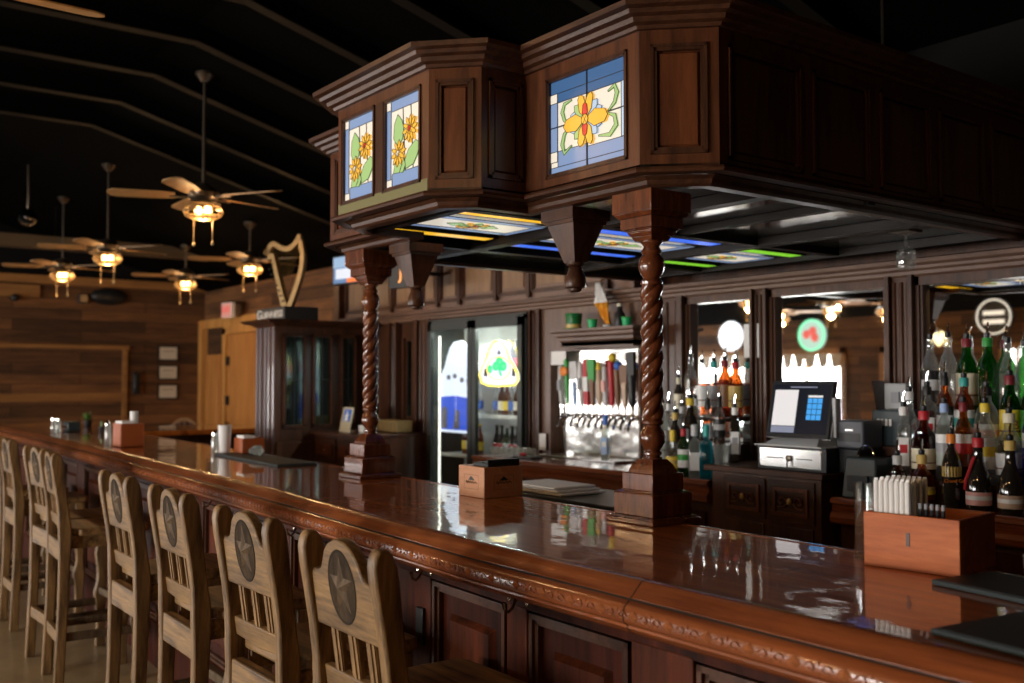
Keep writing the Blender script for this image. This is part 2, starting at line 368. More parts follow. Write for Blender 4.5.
MB().prism(top, 1.03, 1.07).build('lacquered_top', M['top'], bar, world=True, smooth=False)
# thin bright wood band along the bartender's edge
b = MB(); b.sweep(list(reversed(IP)), [(-.004, 1.072), (.012, 1.072), (.016, 1.055), (.012, 1.035), (-.004, 1.035)])
b.build('inner_edge_band', M['nose'], bar, world=True)
RP = list(reversed(FP)); RP = [(-x, y) for x, y in RP]
path = [(x, y) for x, y in FP]   # travelling -x: left is -y = customers' side
prof = [(-.018, 1.045), (-.018, 1.074), (-.002, 1.079), (.016, 1.074), (.030, 1.061), (.038, 1.052), (.046, 1.046), (.046, 1.041), (.052, 1.040), (.064, 1.030), (.070, 1.014), (.066, .998),
        (.056, .990), (.056, .985), (.050, .978), (.036, .968), (.010, .962), (-.05, .962)]
MB().sweep(path, prof).build('arm_rail', M['nose'], bar, world=True)
MB().sweep([(-1.529, 1.4995), (-1.5315, 1.4995)], prof).build('rail_joint', M['stooldark'], bar, world=True)
b = MB(); b.sweep(path, [(.0455, 1.0445), (.0470, 1.0445), (.0500, 1.0410), (.0455, 1.0405)])
b.build('rail_groove', M['stooldark'], bar, world=True)
# carved diamond-and-scroll band in low relief
b = MB(); x = 1.1; k = 0
while x > -6.5:
    y = fy(x); y2 = fy(x-.01); ang = math.atan2(y-y2, .01)
    n = Vector((-math.sin(-ang)*0, -1, 0)); tx = Vector((-1, (y2-y)/.01, 0)).normalized(); n = Vector((tx.y, -tx.x, 0)); n = Vector((0, -1, 0)) if abs(n.y) < .5 else (n if n.y < 0 else -n)
    def pt(u, z, d=0):
        zz = z; dd = .0705 - abs(zz-1.014)**2*22
        return Vector((x, y, 0)) + tx*u + n*(dd+d) + Vector((0, 0, zz))
    h = .0115; wd = .016
    b.add([pt(-wd, 1.014, .0005), pt(0, 1.014+h, .0005), pt(wd, 1.014, .0005), pt(0, 1.014-h, .0005), pt(0, 1.014, .005)], [(0, 1, 4), (1, 2, 4), (2, 3, 4), (3, 0, 4)])
    for sgn in (-1, 1):
        b.tube([pt(sgn*.02, 1.014, .0005), pt(sgn*.027, 1.020, .0015), pt(sgn*.036, 1.021, .0015), pt(sgn*.042, 1.014, .001), pt(sgn*.036, 1.008, .001), pt(sgn*.028, 1.009, .001)], .0013, 5)
    b.tube([pt(.05, 1.002, .0005), pt(.05, 1.026, .0005)], .0013, 4)
    x -= .10; k += 1
b.build('carving', wood('carved_relief', (.44, .15, .05), (.22, .065, .024), .32, 'X', 7, 8, coat=.4), bar, world=True, smooth=False)
# front face: recessed backing, stiles, rails and raised fields
bk = [(x, y) for x, y in FP]
b = MB(); b.sweep(bk, [(-.16, FL), (-.11, FL), (-.11, .97), (-.16, .97)]); b.build('front_backing', M['barfront'], bar, world=True)
b = MB(); b.sweep(bk, [(-.112, .905), (-.088, .905), (-.088, .965), (-.112, .965)]); b.sweep(bk, [(-.112, FL), (-.08, FL), (-.08, .16), (-.10, .17), (-.112, .17)]); b.build('face_rail', M['barfront'], bar, world=True)
def seg(x0, x1, d0, d1, z0, z1, mb):   # box hugging the front path between x0 > x1
    y0, y1 = fy(x0), fy(x1)
    vs = [(x0, y0-d0, z0), (x1, y1-d0, z0), (x0, y0-d1, z0), (x1, y1-d1, z0), (x0, y0-d0, z1), (x1, y1-d0, z1), (x0, y0-d1, z1), (x1, y1-d1, z1)]
    mb.add(vs, [(0, 2, 3, 1), (4, 5, 7, 6), (0, 1, 5, 4), (2, 6, 7, 3), (0, 4, 6, 2), (1, 3, 7, 5)])
stiles = [(.9, .7), (.22, .02), (-.38, -.42), (-.80, -.84), (-1.20, -1.24), (-1.48, -1.67), (-2.06, -2.15), (-2.56, -2.80), (-3.2, -3.29), (-3.72, -3.92), (-4.3, -4.39), (-4.85, -5.05), (-5.5, -5.6), (-6.1, -6.3), (-6.8, -6.9), (-7.4, -7.6), (-8.1, -8.2), (-8.8, -9.0), (-9.5, -9.6), (-10.2, -10.4)]
for (p, q) in stiles:
    b = MB(); seg(p, q, -.112, -.086, .16, .91, b); b.build('stile', M['barfield'], bar, world=True, bevel=.004)
for (p, q), (r, s_) in zip(stiles, stiles[1:]):
    b = MB(); a0, a1 = q-.01, r+.01
    for t, dd in ((0, -.085), (.014, -.094)):
        seg(a0-t, a0-t-.014, -.112, dd, .17+t, .90-t, b); seg(a1+t+.014, a1+t, -.112, dd, .17+t, .90-t, b)
        seg(a0-t, a1+t, -.112, dd, .886-t, .90-t, b); seg(a0-t, a1+t, -.112, dd, .17+t, .184+t, b)
    fm = b.build('panel_moulding', M['dark'], bar, world=True, smooth=False)
    b = MB(); w_ = .075
    if a0-a1 > .22:
        x0, x1 = a0-w_, a1+w_; y0, y1 = fy(x0), fy(x1); zt, zb = .90-w_-.01, .17+w_
        i_ = .016
        vs = [(x0, y0+.111, zb), (x1, y1+.111, zb), (x1, y1+.111, zt), (x0, y0+.111, zt), (x0-i_, y0+.094, zb+i_), (x1+i_, y1+.094, zb+i_), (x1+i_, y1+.094, zt-i_), (x0-i_, y0+.094, zt-i_)]
        b.add(vs, [(4, 5, 6, 7), (0, 1, 5, 4), (1, 2, 6, 5), (2, 3, 7, 6), (3, 0, 4, 7)]); b.build('raised_field', M['barfield'], bar, world=True, smooth=False)
b = MB(); b.box(-2.63, -2.59, 1.60, 1.625, .70, .81); b.build('outlet', M['black'], bar, world=True, bevel=.003)
b = MB(); seg(1.25, -8.5, -.60, -.62, FL, 1.03, b); b.box(-9.4, -9.35, 1.95, 3.6, FL, 1.03); b.box(-8.6, -8.55, 2.4, 3.6, FL, 1.03); b.build('inner_carcass', M['dark'], bar, world=True, smooth=False)
b = MB(); b.box(-8.43, -3.6, 2.42, 2.75, .80, .84); b.box(-8.43, -3.6, 2.72, 2.75, FL, .84); b.build('speed_rail_shelf', M['steel'], bar, world=True)
# purse hooks under the arm rail
def hook():
    t = thing('bag_hook', 'x', 'hook', (0, 0, 0))
    MB().lathe([(.013, 0), (.013, .004), (.007, .009), (.003, .011)], n=10, M=Matrix.Rotation(R(90), 4, 'X')).build('mount_plate', M['hookmetal'], t)
    pts = [(0, -.004, 0), (0, -.02, .0), (0, -.032, -.008), (0, -.040, -.022), (0, -.050, -.028), (0, -.061, -.022), (0, -.064, -.008)]
    MB().tube(pts, [.0035]*6+[.0045], 8).build('prong', M['hookmetal'], t)
    pts = [(.004, -.004, 0), (.018, -.02, -.004), (.03, -.024, -.014), (.034, -.022, -.002)]
    MB().tube(pts, .003, 6).build('side_prong', M['hookmetal'], t)
    MB().tube([(-x_, y_, z_) for x_, y_, z_ in pts], .003, 6).build('side_prong', M['hookmetal'], t)
    t.scale = (1.3, 1.15, 1.3)
    return t
hx = [(-2.06, 'small iron bag hook under the arm rail right of the nearest stool'), (-2.55, 'small iron bag hook beside the top of the nearest stool'),
      (-3.05, 'small iron bag hook between the nearest two stools'), (-3.56, 'small iron bag hook above the second nearest stool'), (-4.08, 'small iron bag hook above the third nearest stool'),
      (-4.6, 'small iron bag hook left of the fourth nearest stool'), (-5.1, 'small iron bag hook in the gap between the stools')]
h0 = None
for x, lb in hx:
    p = (x, fy(x)+.086, .944)
    if h0 is None: h0 = hook(); h0.location = p; h0['label'] = lb; h0['group'] = 'bag hooks under the arm rail'
    else: dup(h0, p, label=lb, group='bag hooks under the arm rail')

# ------------------------------------------------------------------ the canopy over the bar
CP = [(-1.965, 4.2), (-1.965, 2.235), (-2.13, 2.07), (-2.69, 2.07), (-2.69, 1.885), (-2.82, 1.76), (-3.48, 1.76), (-3.61, 1.885), (-3.61, 2.07), (-4.17, 2.07), (-4.335, 2.235), (-4.335, 4.2)]
Z0, Z1 = 2.126, 2.552
can = thing('bar_canopy', 'dark carved wooden canopy over the bar with stained glass panels', 'canopy', (-3.15, 3.0, 2.09))
def cbuild(b, name, mat, **k): return b.build(name, mat, can, world=True, **k)
cbuild(MB().sweep(CP, [(0, Z1-.006), (.016, Z1-.006), (.020, Z1+.004), (.040, Z1+.008), (.044, Z1+.022), (.066, Z1+.026), (.070, Z1+.038), (.092, Z1+.042), (.094, Z1+.058), (0, Z1+.058)]), 'crown', M['darkx'], smooth=False)
cbuild(MB().sweep(CP, [(-.02, Z0-.012), (.024, Z0-.012), (.028, Z0-.004), (.024, Z0+.004), (0, Z0+.006), (-.02, Z0+.006)]), 'lip_moulding', M['darkx'], smooth=False)
cbuild(MB().sweep(CP, [(-.10, Z0-.042), (-.060, Z0-.042), (-.050, Z0-.034), (-.046, Z0-.022), (-.03, Z0-.012), (-.10, Z0-.012)]), 'lower_beam', M['darkx'], smooth=False)
olive = P('olive_painted_wood', (.17, .16, .06), .45)
def stained(kind, w, h, Mx, parent):
    """a leaded pane of w x h in local xy; pieces by depth layer"""
    keys = ['sw', 'sb', 'sd', 'sy', 'sg', 'sr', 'sl']; mats = [SG[k] for k in keys]
    g = MB(); ld = MB(); nl = [0]
    def piece(k, pts, lead=.0022):
        nl[0] += 1; z = .0004*nl[0]
        g.mi = keys.index(k); g.prism(pts, -.002, z, Mx)
        n = len(pts)
        for i in range(n):
            a = Vector(pts[i]); c = Vector(pts[(i+1) % n]); dd = (c-a)
            if dd.length < 1e-5: continue
            q = Vector((-dd.y, dd.x)).normalized()*lead*.5; e = dd.normalized()*lead*.4
            P4 = [a+q-e, c+q+e, c-q+e, a-q-e]; ld.prism([(p.x, p.y) for p in P4], z-.001, z+.0009, Mx)
    def rect(k, x0, x1, y0, y1): piece(k, [(x0*w, y0*h), (x1*w, y0*h), (x1*w, y1*h), (x0*w, y1*h)])
    def petal(k, cx, cy, a, L, W, tip=.35):
        ca, sa = math.cos(a), math.sin(a)
        pts = [(0, 0), (L*(1-tip)*.6, W/2), (L*(1-tip*.4), W*.36), (L, 0), (L*(1-tip*.4), -W*.36), (L*(1-tip)*.6, -W/2)]
        piece(k, [(cx+x_*ca-y_*sa, cy+x_*sa+y_*ca) for x_, y_ in pts], .0016)
    def disc(k, cx, cy, r, n=10): piece(k, [(cx+r*math.cos(2*PI*i/n), cy+r*math.sin(2*PI*i/n)) for i in range(n)], .0016)
    def leaf(k, pts): piece(k, [(x_*w, y_*h) for x_, y_ in pts], .0016)
    def ribbon(k, pts, wd):
        ps = [Vector((x_*w, y_*h)) for x_, y_ in pts]; L = []; Rr = []
        for i, p in enumerate(ps):
            t = ps[min(i+1, len(ps)-1)]-ps[max(i-1, 0)]; q = Vector((-t.y, t.x)).normalized()*wd*(math.sin(PI*(i+.4)/(len(ps)-.2)))*.5
            L.append((p+q)[:]); Rr.append((p-q)[:])
        piece(k, [tuple(p[:2]) for p in L+Rr[::-1]], .0014)
    if kind == 'sunflower':
        rect('sw', 0, 1, 0, 1); rect('sb', .16, 1, 0, .16); rect('sb', .13, 1, .88, 1); rect('sb', 0, .13, .1, .9); rect('sw', 0, .16, 0, .1); rect('sw', 0, .13, .9, 1)
        for x_ in (.55, .78): piece('sw', [(x_*w, .16*h), ((x_+.01)*w, .16*h), ((x_-.06)*w, .88*h), ((x_-.07)*w, .88*h)], .001)
        leaf('sg', [(.34, .82), (.24, .72), (.22, .56), (.34, .44), (.48, .52), (.52, .64), (.46, .74)]); leaf('sg', [(.22, .16), (.26, .25), (.40, .30), (.50, .24), (.40, .15)])
        leaf('sg', [(.58, .17), (.56, .28), (.66, .38), (.86, .46), (.97, .42), (.92, .30), (.80, .20)]); leaf('sg', [(.40, .15), (.52, .30), (.58, .22), (.50, .14)])
        for cx, cy in ((.38, .37), (.74, .60)):
            for k in range(10): petal('sy', cx*w, cy*h, 2*PI*k/10+.2, .165*w*1.25, .075*w, .5)
            disc('sr' if cx > .5 else 'sw', cx*w, cy*h, .042*w)
    elif kind == 'bloom':
        rect('sw', 0, 1, 0, 1); rect('sb', 0, 1, .0, .075); rect('sb', .10, .5, .075, .24); rect('sb', .5, 1, .075, .21); rect('sd', 0, 1, .86, 1); rect('sd', .1, .98, .76, .86)
        rect('sb', 0, .1, .24, .76); rect('sw', 0, .1, .13, .24); rect('sw', 0, .1, .76, .86); rect('sl', .94, 1, .21, .76)
        ld.prism([(.498*w, 0), (.502*w+.002, 0), (.502*w+.002, h), (.498*w, h)], .0, .006, Mx); ld.prism([(0, .495*h), (w, .495*h), (w, .505*h), (0, .505*h)], 0, .006, Mx)
        cx, cy = .5*w, .485*h
        ribbon('sg', [(.30, .74), (.20, .72), (.17, .64), (.20, .55), (.27, .50)], .026*w*1.6); ribbon('sg', [(.30, .26), (.20, .20), (.17, .30), (.20, .40), (.27, .46)], .03*w*1.5)
        ribbon('sg', [(.78, .70), (.86, .74), (.89, .66), (.86, .57), (.78, .50)], .03*w*1.5); ribbon('sg', [(.66, .28), (.80, .26), (.88, .34), (.86, .44), (.78, .48)], .03*w*1.6)
        for k, a in enumerate([20, 160, 200, 340]): petal('sl', cx, cy, R(a+0), .22*w, .10*w, .4)
        for a in (45, 135, 225, 315): petal('sg' if a in (225, 135) else 'sl', cx, cy, R(a), .21*w, .10*w, .4)
        for a in (72, 108, 252, 288): petal('sy', cx, cy, R(a), .24*w, .10*w, .3)
        for a in (-3, 183): petal('sy', cx, cy, R(a), .29*w, .15*w, .3)
        petal('sr', cx, cy, R(90), .15*w, .07*w); petal('sr', cx, cy, R(270), .15*w, .07*w); disc('sy', cx, cy, .045*w)
    else:   # soffit pane, long in y
        rect('sw', 0, 1, 0, 1); rect('sb', 0, 1, 0, .07); rect('sb', 0, 1, .93, 1); rect('sb', 0, .16, .07, .93); rect('sb', .84, 1, .07, .93)
        for cy in (.36, .64): leaf('sg', [(.5, cy-.09), (.36, cy), (.5, cy+.09), (.64, cy)])
        for k in range(8): petal('sy' if k % 2 else 'sg', .5*w, .5*h, 2*PI*k/8, .26*w, .12*w)
        for k in (0, 4): petal('sr', .5*w, .5*h, 2*PI*k/8, .14*w, .08*w)
        disc('sy', .5*w, .5*h, .05*w)
    o = g.build('stained_glass', mats, parent, world=True, smooth=False)
    q = ld.build('lead_came', M['lead'], o, smooth=False)   # came shares the pane's frame of reference
    for v in q.data.vertices: v.co -= Vector(parent.location)
    return o
def face(p, q, kind, inset=(.05, .05, .05, .05), mat='dark', pm=None):
    """one wall of the canopy between plan points p and q; outward = left of p->q"""
    p = Vector(p); q = Vector(q); L = (q-p).length; u = (q-p)/L
    # local frame: x runs from q to p (left to right seen from outside), y up, z outward
    Mx = frameM((q.x, q.y, Z0), (-u.x, -u.y, 0), (0, 0, 1)); H = Z1-Z0
    l, r, bt, tp = inset
    b = MB(); T = .018
    b.box(0, l, 0, H, -T, 0, Mx); b.box(L-r, L, 0, H, -T, 0, Mx); b.box(l, L-r, 0, bt, -T, 0, Mx); b.box(l, L-r, H-tp, H, -T, 0, Mx)
    return Mx, L, H, b
def mould(b, x0, x1, y0, y1, Mx, t=.010, d=.008):
    for a in (0, 1):
        s_ = a*t; dd = d*(1-a*.45)
        b.box(x0+s_, x0+s_+t, y0+s_, y1-s_, -.012, dd, Mx); b.box(x1-s_-t, x1-s_, y0+s_, y1-s_, -.012, dd, Mx)
        b.box(x0+s_, x1-s_, y0+s_, y0+s_+t, -.012, dd, Mx); b.box(x0+s_, x1-s_, y1-s_-t, y1-s_, -.012, dd, Mx)
def panelface(p, q, cells, inset, mat, fmat):
    Mx, L, H, b = face(p, q, 'p', inset)
    l, r, bt, tp = inset; W = L-l-r
    edges = [l+W*k/cells for k in range(cells+1)]
    for e in edges[1:-1]: b.box(e-.03, e+.03, bt, H-tp, -.018, 0, Mx)
    cbuild(b, 'face_frame', mat, smooth=False)
    for k in range(cells):
        x0 = edges[k]+(.03 if k else 0); x1 = edges[k+1]-(.03 if k < cells-1 else 0)
        m = MB(); mould(m, x0, x1, bt, H-tp, Mx); cbuild(m, 'panel_moulding', M['dark'], smooth=False)
        f = MB(); f.box(x0, x1, bt, H-tp, -.018, -.012, Mx); i_ = .008; o_ = .021
        f.frus((x0+o_, x1-o_, bt+o_, H-tp-o_), (x0+o_+i_, x1-o_-i_, bt+o_+i_, H-tp-o_-i_), -.012, -.002, Mx); cbuild(f, 'raised_panel', fmat, smooth=False)
def glassface(p, q, n, kind, inset, mat):
    Mx, L, H, b = face(p, q, 'g', inset); l, r, bt, tp = inset; W = L-l-r; mid = .062
    cbuild(b, 'face_frame', mat, smooth=False)
    cw = (W-mid*(n-1))/n
    for k in range(n):
        x0 = l+k*(cw+mid); x1 = x0+cw
        if k:
            s_ = MB().box(x0-mid, x0, bt, H-tp, -.018, 0, Mx); cbuild(s_, 'mullion', M['dark'], smooth=False)
        m = MB(); mould(m, x0, x1, bt, H-tp, Mx, .007, .006); cbuild(m, 'glass_stop', M['dark'], smooth=False)
        M2 = Mx @ Matrix.Translation((x0+.012, bt+.012, -.010))
        stained(kind, cw-.024, H-tp-bt-.024, M2, can)
fm = wood('canopy_warm_frame', (.135, .045, .017), (.05, .017, .008), .36, 'Z', 9, 10, coat=.15, coat_r=.18, spec=.35)
panelface(CP[0], CP[1], 5, (.04, .05, .03, .05), M['dark'], M['dark'])
panelface(CP[1], CP[2], 1, (.032, .034, .045, .05), fm, M['mahog'])
glassface(CP[2], CP[3], 1, 'bloom', (.117, .052, .042, .048), fm)
panelface(CP[3], CP[4], 1, (.03, .015, .05, .04), M['dark'], M['dark'])
panelface(CP[4], CP[5], 1, (.024, .026, .045, .045), fm, M['mahog'])
glassface(CP[5], CP[6], 2, 'sunflower', (.03, .048, .045, .045), fm)
b = MB(); b.box(-3.475, -2.825, 1.7585, 1.7605, Z0+.006, Z0+.052); cbuild(b, 'olive_rail', olive, smooth=False)
panelface(CP[6], CP[7], 1, (.03, .03, .045, .045), fm, M['mahog'])
panelface(CP[7], CP[8], 1, (.015, .03, .05, .04), M['dark'], M['dark'])
panelface(CP[8], CP[9], 1, (.05, .10, .04, .035), fm, M['mahog'])
panelface(CP[9], CP[10], 1, (.04, .04, .045, .05), fm, M['mahog'])
panelface(CP[10], CP[11], 5, (.05, .04, .03, .05), M['dark'], M['dark'])
# soffit: glossy plate, beams, light strips and stained panes
sof = P('soffit_lacquer', (.055, .055, .040), .16, coat=.5, coat_r=.08)
b = MB(); b.prism([(x, y) for x, y in CP], Z0+.008, Z0+.016); cbuild(b, 'soffit_plate', sof, smooth=False)
b = MB().prism([(x, y) for x, y in CP], Z1+.045, Z1+.055); cbuild(b, 'top_cover', M['dark'], smooth=False)
b = MB()
for x, ya in ((-2.05, 2.3), (-2.90, 1.98), (-3.78, 2.2), (-4.24, 2.3)): b.box(x-.022, x+.022, ya, 4.19, Z0-.028, Z0+.008)
for y in (2.60, 3.55, 4.15): b.box(-4.28, -2.02, y-.03, y+.03, Z0-.032, Z0+.006)
b.box(-3.5, -2.8, 1.93, 1.97, Z0-.03, Z0+.006)
b.box(-2.88, -1.99, 3.02, 3.06, Z0-.022, Z0+.006)
cbuild(b, 'soffit_beams', P('soffit_beam', (.012, .008, .006), .45, spec=.25), smooth=False)
for (y0, y1, mm, xa, xb, xg) in ((1.99, 2.53, 'ywin', -3.585, -3.06, -3.15), (2.68, 3.46, 'bwin', -3.66, -3.105, -3.20), (3.62, 4.10, 'gwin', -3.70, -3.15, -3.25)):
    for q_ in (xa-.012, xa+.072, xb-.012, xb+.076): cbuild(MB().box(q_-.005, q_+.005, y0-.02, y1+.02, Z0-.008, Z0+.008), 'glass_bar', bpy.data.materials['soffit_beam'], smooth=False)
    for (x0, x1) in ((xa, xa+.064), (xb, xb+.068)):
        cbuild(MB().box(x0, x1, y0, y1, Z0-.009, Z0+.008), 'light_strip', M[mm], smooth=False)
    Mx = Matrix(((-1, 0, 0, xg), (0, 1, 0, y0), (0, 0, -1, Z0-.004), (0, 0, 0, 1)))
    stained('soffit', .27, y1-y0, Mx, can)
# pendants at the re-entrant corners
for x in (-2.62, -3.68):
    y = 2.235; b = MB()
    b.box(x-.085, x+.085, y-.085, y+.085, 2.046, 2.084); b.frus((x-.028, x+.028, y-.028, y+.028), (x-.070, x+.070, y-.070, y+.070), 1.905, 2.038); b.box(x-.076, x+.076, y-.076, y+.076, 2.034, 2.047)
    o = cbuild(b, 'pendant_bracket', M['dark'], smooth=False)
    b = MB().lathe([(.012, 1.804), (.022, 1.809), (.022, 1.816), (.036, 1.820), (.039, 1.828), (.034, 1.858), (.023, 1.884), (.026, 1.888), (.020, 1.892), (.032, 1.898), (.032, 1.908)], (x, y, 0), 24)
    b.build('pendant_finial', M['dark'], o, smooth=True).data.transform(Matrix.Translation(-Vector(can.location)))
# columns
def column(x, y, label):
    t = thing('twisted_column', label, 'column', (x, y, 1.0705))
    zb = 1.0705
    b = MB(); b.box(-.102, .102, -.102, .102, 0, .016); b.frus((-.098, .098, -.098, .098), (-.09, .09, -.09, .09), .016, .022)
    b.box(-.084, .084, -.084, .084, .022, .088); b.frus((-.084, .084, -.084, .084), (-.068, .068, -.068, .068), .088, .096); b.box(-.066, .066, -.066, .066, .096, .148)
    b.build('stepped_base', M['post'], t, bevel=.0025)
    # bell shaped block: four curved faces
    b = MB(); pr = [(.052, .148), (.050, .158), (.044, .172), (.034, .184), (.031, .188)]
    for (r0, z0), (r1, z1) in zip(pr, pr[1:]): b.frus((-r0, r0, -r0, r0), (-r1, r1, -r1, r1), z0, z1)
    b.build('bell_block', M['post'], t)
    b = MB().lathe([(.030, .186), (.031, .192), (.024, .197), (.029, .203), (.029, .208), (.022, .214), (.028, .222), (.038, .240), (.040, .256), (.035, .272), (.026, .284), (.025, .290), (.034, .296), (.035, .303), (.030, .309), (.028, .314)], (0, 0, 0), 28)
    b.build('lower_vase', M['post'], t)
    # barley twist, three starts
    b = MB(); n = 48; z0, z1 = .312, .724; rows = 150; starts = 3; pitch = .165
    vs = []; fs = []
    for i in range(rows+1):
        z = z0+(z1-z0)*i/rows
        for k in range(n):
            th = 2*PI*k/n; ph = (starts*th + 2*PI*z/(pitch/1.0)*1.0*1.0)*1.0
            ph = starts*th - 2*PI*(z-z0)*starts/pitch
            r = .0265 + .0090*abs(math.cos(ph/2))
            vs.append((r*math.cos(th), r*math.sin(th), z))
    for i in range(rows):
        for k in range(n):
            k2 = (k+1) % n; fs.append((i*n+k, i*n+k2, (i+1)*n+k2, (i+1)*n+k))
    b.add(vs, fs); b.build('twisted_shaft', M['post'], t)
    b = MB().lathe([(.028, .720), (.034, .724), (.035, .732), (.029, .737), (.025, .743), (.034, .756), (.041, .774), (.041, .790), (.035, .806), (.027, .816), (.030, .820), (.033, .826), (.028, .832), (.024, .840), (.029, .848), (.034, .852), (.034, .858)], (0, 0, 0), 28)
    b.build('upper_vase', M['post'], t)
    b = MB(); pr = [(.036, .856), (.044, .870), (.053, .882), (.055, .888)]
    for (r0, z0), (r1, z1) in zip(pr, pr[1:]): b.frus((-r0, r0, -r0, r0), (-r1, r1, -r1, r1), z0, z1)
    b.box(-.060, .060, -.060, .060, .888, .892); b.box(-.068, .068, -.068, .068, .892, .926); b.frus((-.072, .072, -.072, .072), (-.084, .084, -.084, .084), .926, .940); b.box(-.086, .086, -.086, .086, .940, 1.0035)
    b.build('capital', M['post'], t, bevel=.002)
    return t
column(-2.192, 2.178, 'barley-twist wooden column on stepped base, nearer one, below the large flower glass panel')
column(-3.935, 2.155, 'barley-twist wooden column on stepped base, farther one beside the refrigerator')
# ------------------------------------------------------------------ bar stools
def make_stool():
    t = thing('bar_stool', 'x', 'stool', (0, 0, 0))
    # origin: floor, centre of the seat; back towards -y
    def yb(z):   # rake of the back post
        K_ = [(FL, -.235), (.30, -.222), (.62, -.215), (.74, -.215), (.86, -.228), (1.0, -.248), (1.13, -.266)]
        for (a, p), (c, q) in zip(K_, K_[1:]):
            if z <= c: return p+(q-p)*(z-a)/(c-a)
        return K_[-1][1]
    for s_ in (-1, 1):
        zs = [FL, .15, .30, .45, .58, .64, .70, .76, .82, .90, .98, 1.05, 1.09, 1.115, 1.128]
        wd = [.048, .048, .048, .050, .054, .058, .062, .060, .052, .052, .056, .062, .060, .044, .022]
        left = [(yb(z)-w_/2, z) for z, w_ in zip(zs, wd)]; right = [(yb(z)+w_/2, z) for z, w_ in zip(zs, wd)]
        poly = left + right[::-1]
        x0 = s_*.178-.019
        Mx = Matrix(((0, 0, 1, x0), (1, 0, 0, 0), (0, 1, 0, 0), (0, 0, 0, 1)))
        MB().prism(poly, 0, .038, Mx).build('back_post', M['stool'], t, bevel=.006)
    # crest board with arched top, following the rake
    def crest_outline():
        pts = [(-.160, .905), (.160, .905)]
        pts += [(.160, 1.03), (.148, 1.046), (.128, 1.044), (.106, 1.052)]
        pts += [(.098*math.cos(a), 1.048+.084*math.sin(a)) for a in [R(d) for d in (15, 35, 55, 75, 90, 105, 125, 145, 165)]]
        pts += [(-.106, 1.052), (-.128, 1.044), (-.148, 1.046), (-.160, 1.03)]
        return pts
    ang = math.atan2(.266-.228, 1.13-.86)
    def rk(y_off=0):   # local (x, along back, outwards -y)
        zc = .86; yc = yb(.86)
        return Matrix.Translation((0, yc, zc)) @ Matrix.Rotation(R(90)+ang, 4, 'X') @ Matrix.Translation((0, -zc, 0))
    Mr = rk()
    co = crest_outline()
    cr = MB().prism(co, -.014, .016, Mr).build('crest_board', M['stoolx'], t, bevel=.005)
    # oval medallion: dark groove ring, sunk field, faceted star
    cy = 1.02; ax, az = .068, .090; fieldm = wood('medallion_field_wood', (.075, .052, .032), (.026, .018, .012), .7, 'Z', 20, 3, spec=.05)
    b = MB(); n = 28
    def ov(k, s_, z): a = 2*PI*k/n; return (ax*s_*math.cos(a), cy+az*s_*math.sin(a), z)
    for sa, za, sb, zb_ in ((1.0, .0158, .985, .0178), (.985, .0178, .93, .0178), (.93, .0178, .90, .0165)):
        b.add([Mr @ Vector(ov(k, sa, za)) for k in range(n)]+[Mr @ Vector(ov(k, sb, zb_)) for k in range(n)], [(k, (k+1) % n, n+(k+1) % n, n+k) for k in range(n)])
    b.build('medallion_ring', M['stooldark'], cr)
    MB().prism([ov(k, .93, 0)[:2] for k in range(n)], .0155, .0170, Mr).build('medallion_field', fieldm, cr)
    b = MB(); vs = []
    for k in range(10):
        a = R(90+36*k); r_ = (.90 if k % 2 == 0 else .36); vs.append((ax*.92*r_*math.cos(a), cy+az*.92*r_*math.sin(a), .0172))
    vs.append((0, cy, .030)); b.add([Mr @ Vector(v) for v in vs], [(k, (k+1) % 10, 10) for k in range(10)])
    b.build('star_relief', M['star'], cr, smooth=False)
    # three fluted spindles
    for k in (-1, 0, 1):
        b = MB()
        for g_ in (-1, 0, 1): b.prism([(k*.085+g_*.009+.0045*math.cos(a), .0+.0045*math.sin(a)) for a in [2*PI*i/8 for i in range(8)]], 0, .001)
        b = MB()
        for g_ in (-1, 0, 1):
            xx = k*.088+g_*.013
            b.box(xx-.0052, xx+.0052, .775, .915, -.007, .007 if g_ else .010, Mr)
        b.box(k*.088-.020, k*.088+.020, .775, .915, -.007, .003, Mr)
        b.build('spindle', M['stool'], t, smooth=False)
    MB().prism([(-.160, .745), (-.06, .738), (0, .735), (.06, .738), (.160, .745), (.160, .80), (-.160, .80)], -.011, .012, Mr).build('lower_back_rail', M['stoolx'], t, bevel=.004)
    MB().box(-.160, .160, -.238, -.200, .575, .675).build('back_apron', M['stoolx'], t, bevel=.005)
    # seat with dished top and rounded edge
    b = MB(); b.prism([(-.20, -.145), (-.195, .18), (-.17, .205), (.17, .205), (.195, .18), (.20, -.145), (.158, -.160), (.158, -.20), (-.158, -.20), (-.158, -.160)], .700, .738)
    b.build('seat', M['stoolx'], t, bevel=.009)
    b = MB(); b.box(-.155, .155, .145, .165, .635, .70); b.box(-.172, -.150, -.18, .165, .635, .70); b.box(.150, .172, -.18, .165, .635, .70); b.build('seat_frame', M['stoolx'], t, bevel=.004)
    for s_ in (-1, 1):   # front legs sawn in a wavy outline
        prof = [(FL, .028), (.06, .022), (.14, .026), (.20, .034), (.24, .040), (.28, .028), (.33, .020), (.40, .024), (.47, .034), (.52, .026), (.56, .030), (.70, .032)]
        pl = [(.150-w_, z) for z, w_ in prof]+[(.160+w_*.5, z) for z, w_ in prof[::-1]]
        Mx = Matrix(((0, 0, 1, s_*.172-.02), (1, 0, 0, 0), (0, 1, 0, 0), (0, 0, 0, 1)))
        MB().prism(pl, 0, .04, Mx).build('front_leg', M['stool'], t, bevel=.005)
    MB().box(-.16, .16, -.240, -.212, .155, .215).build('back_stretcher', M['stoolx'], t, bevel=.004)
    MB().box(-.16, .16, .130, .170, .235, .275).build('foot_rail', M['star'], t, bevel=.006)
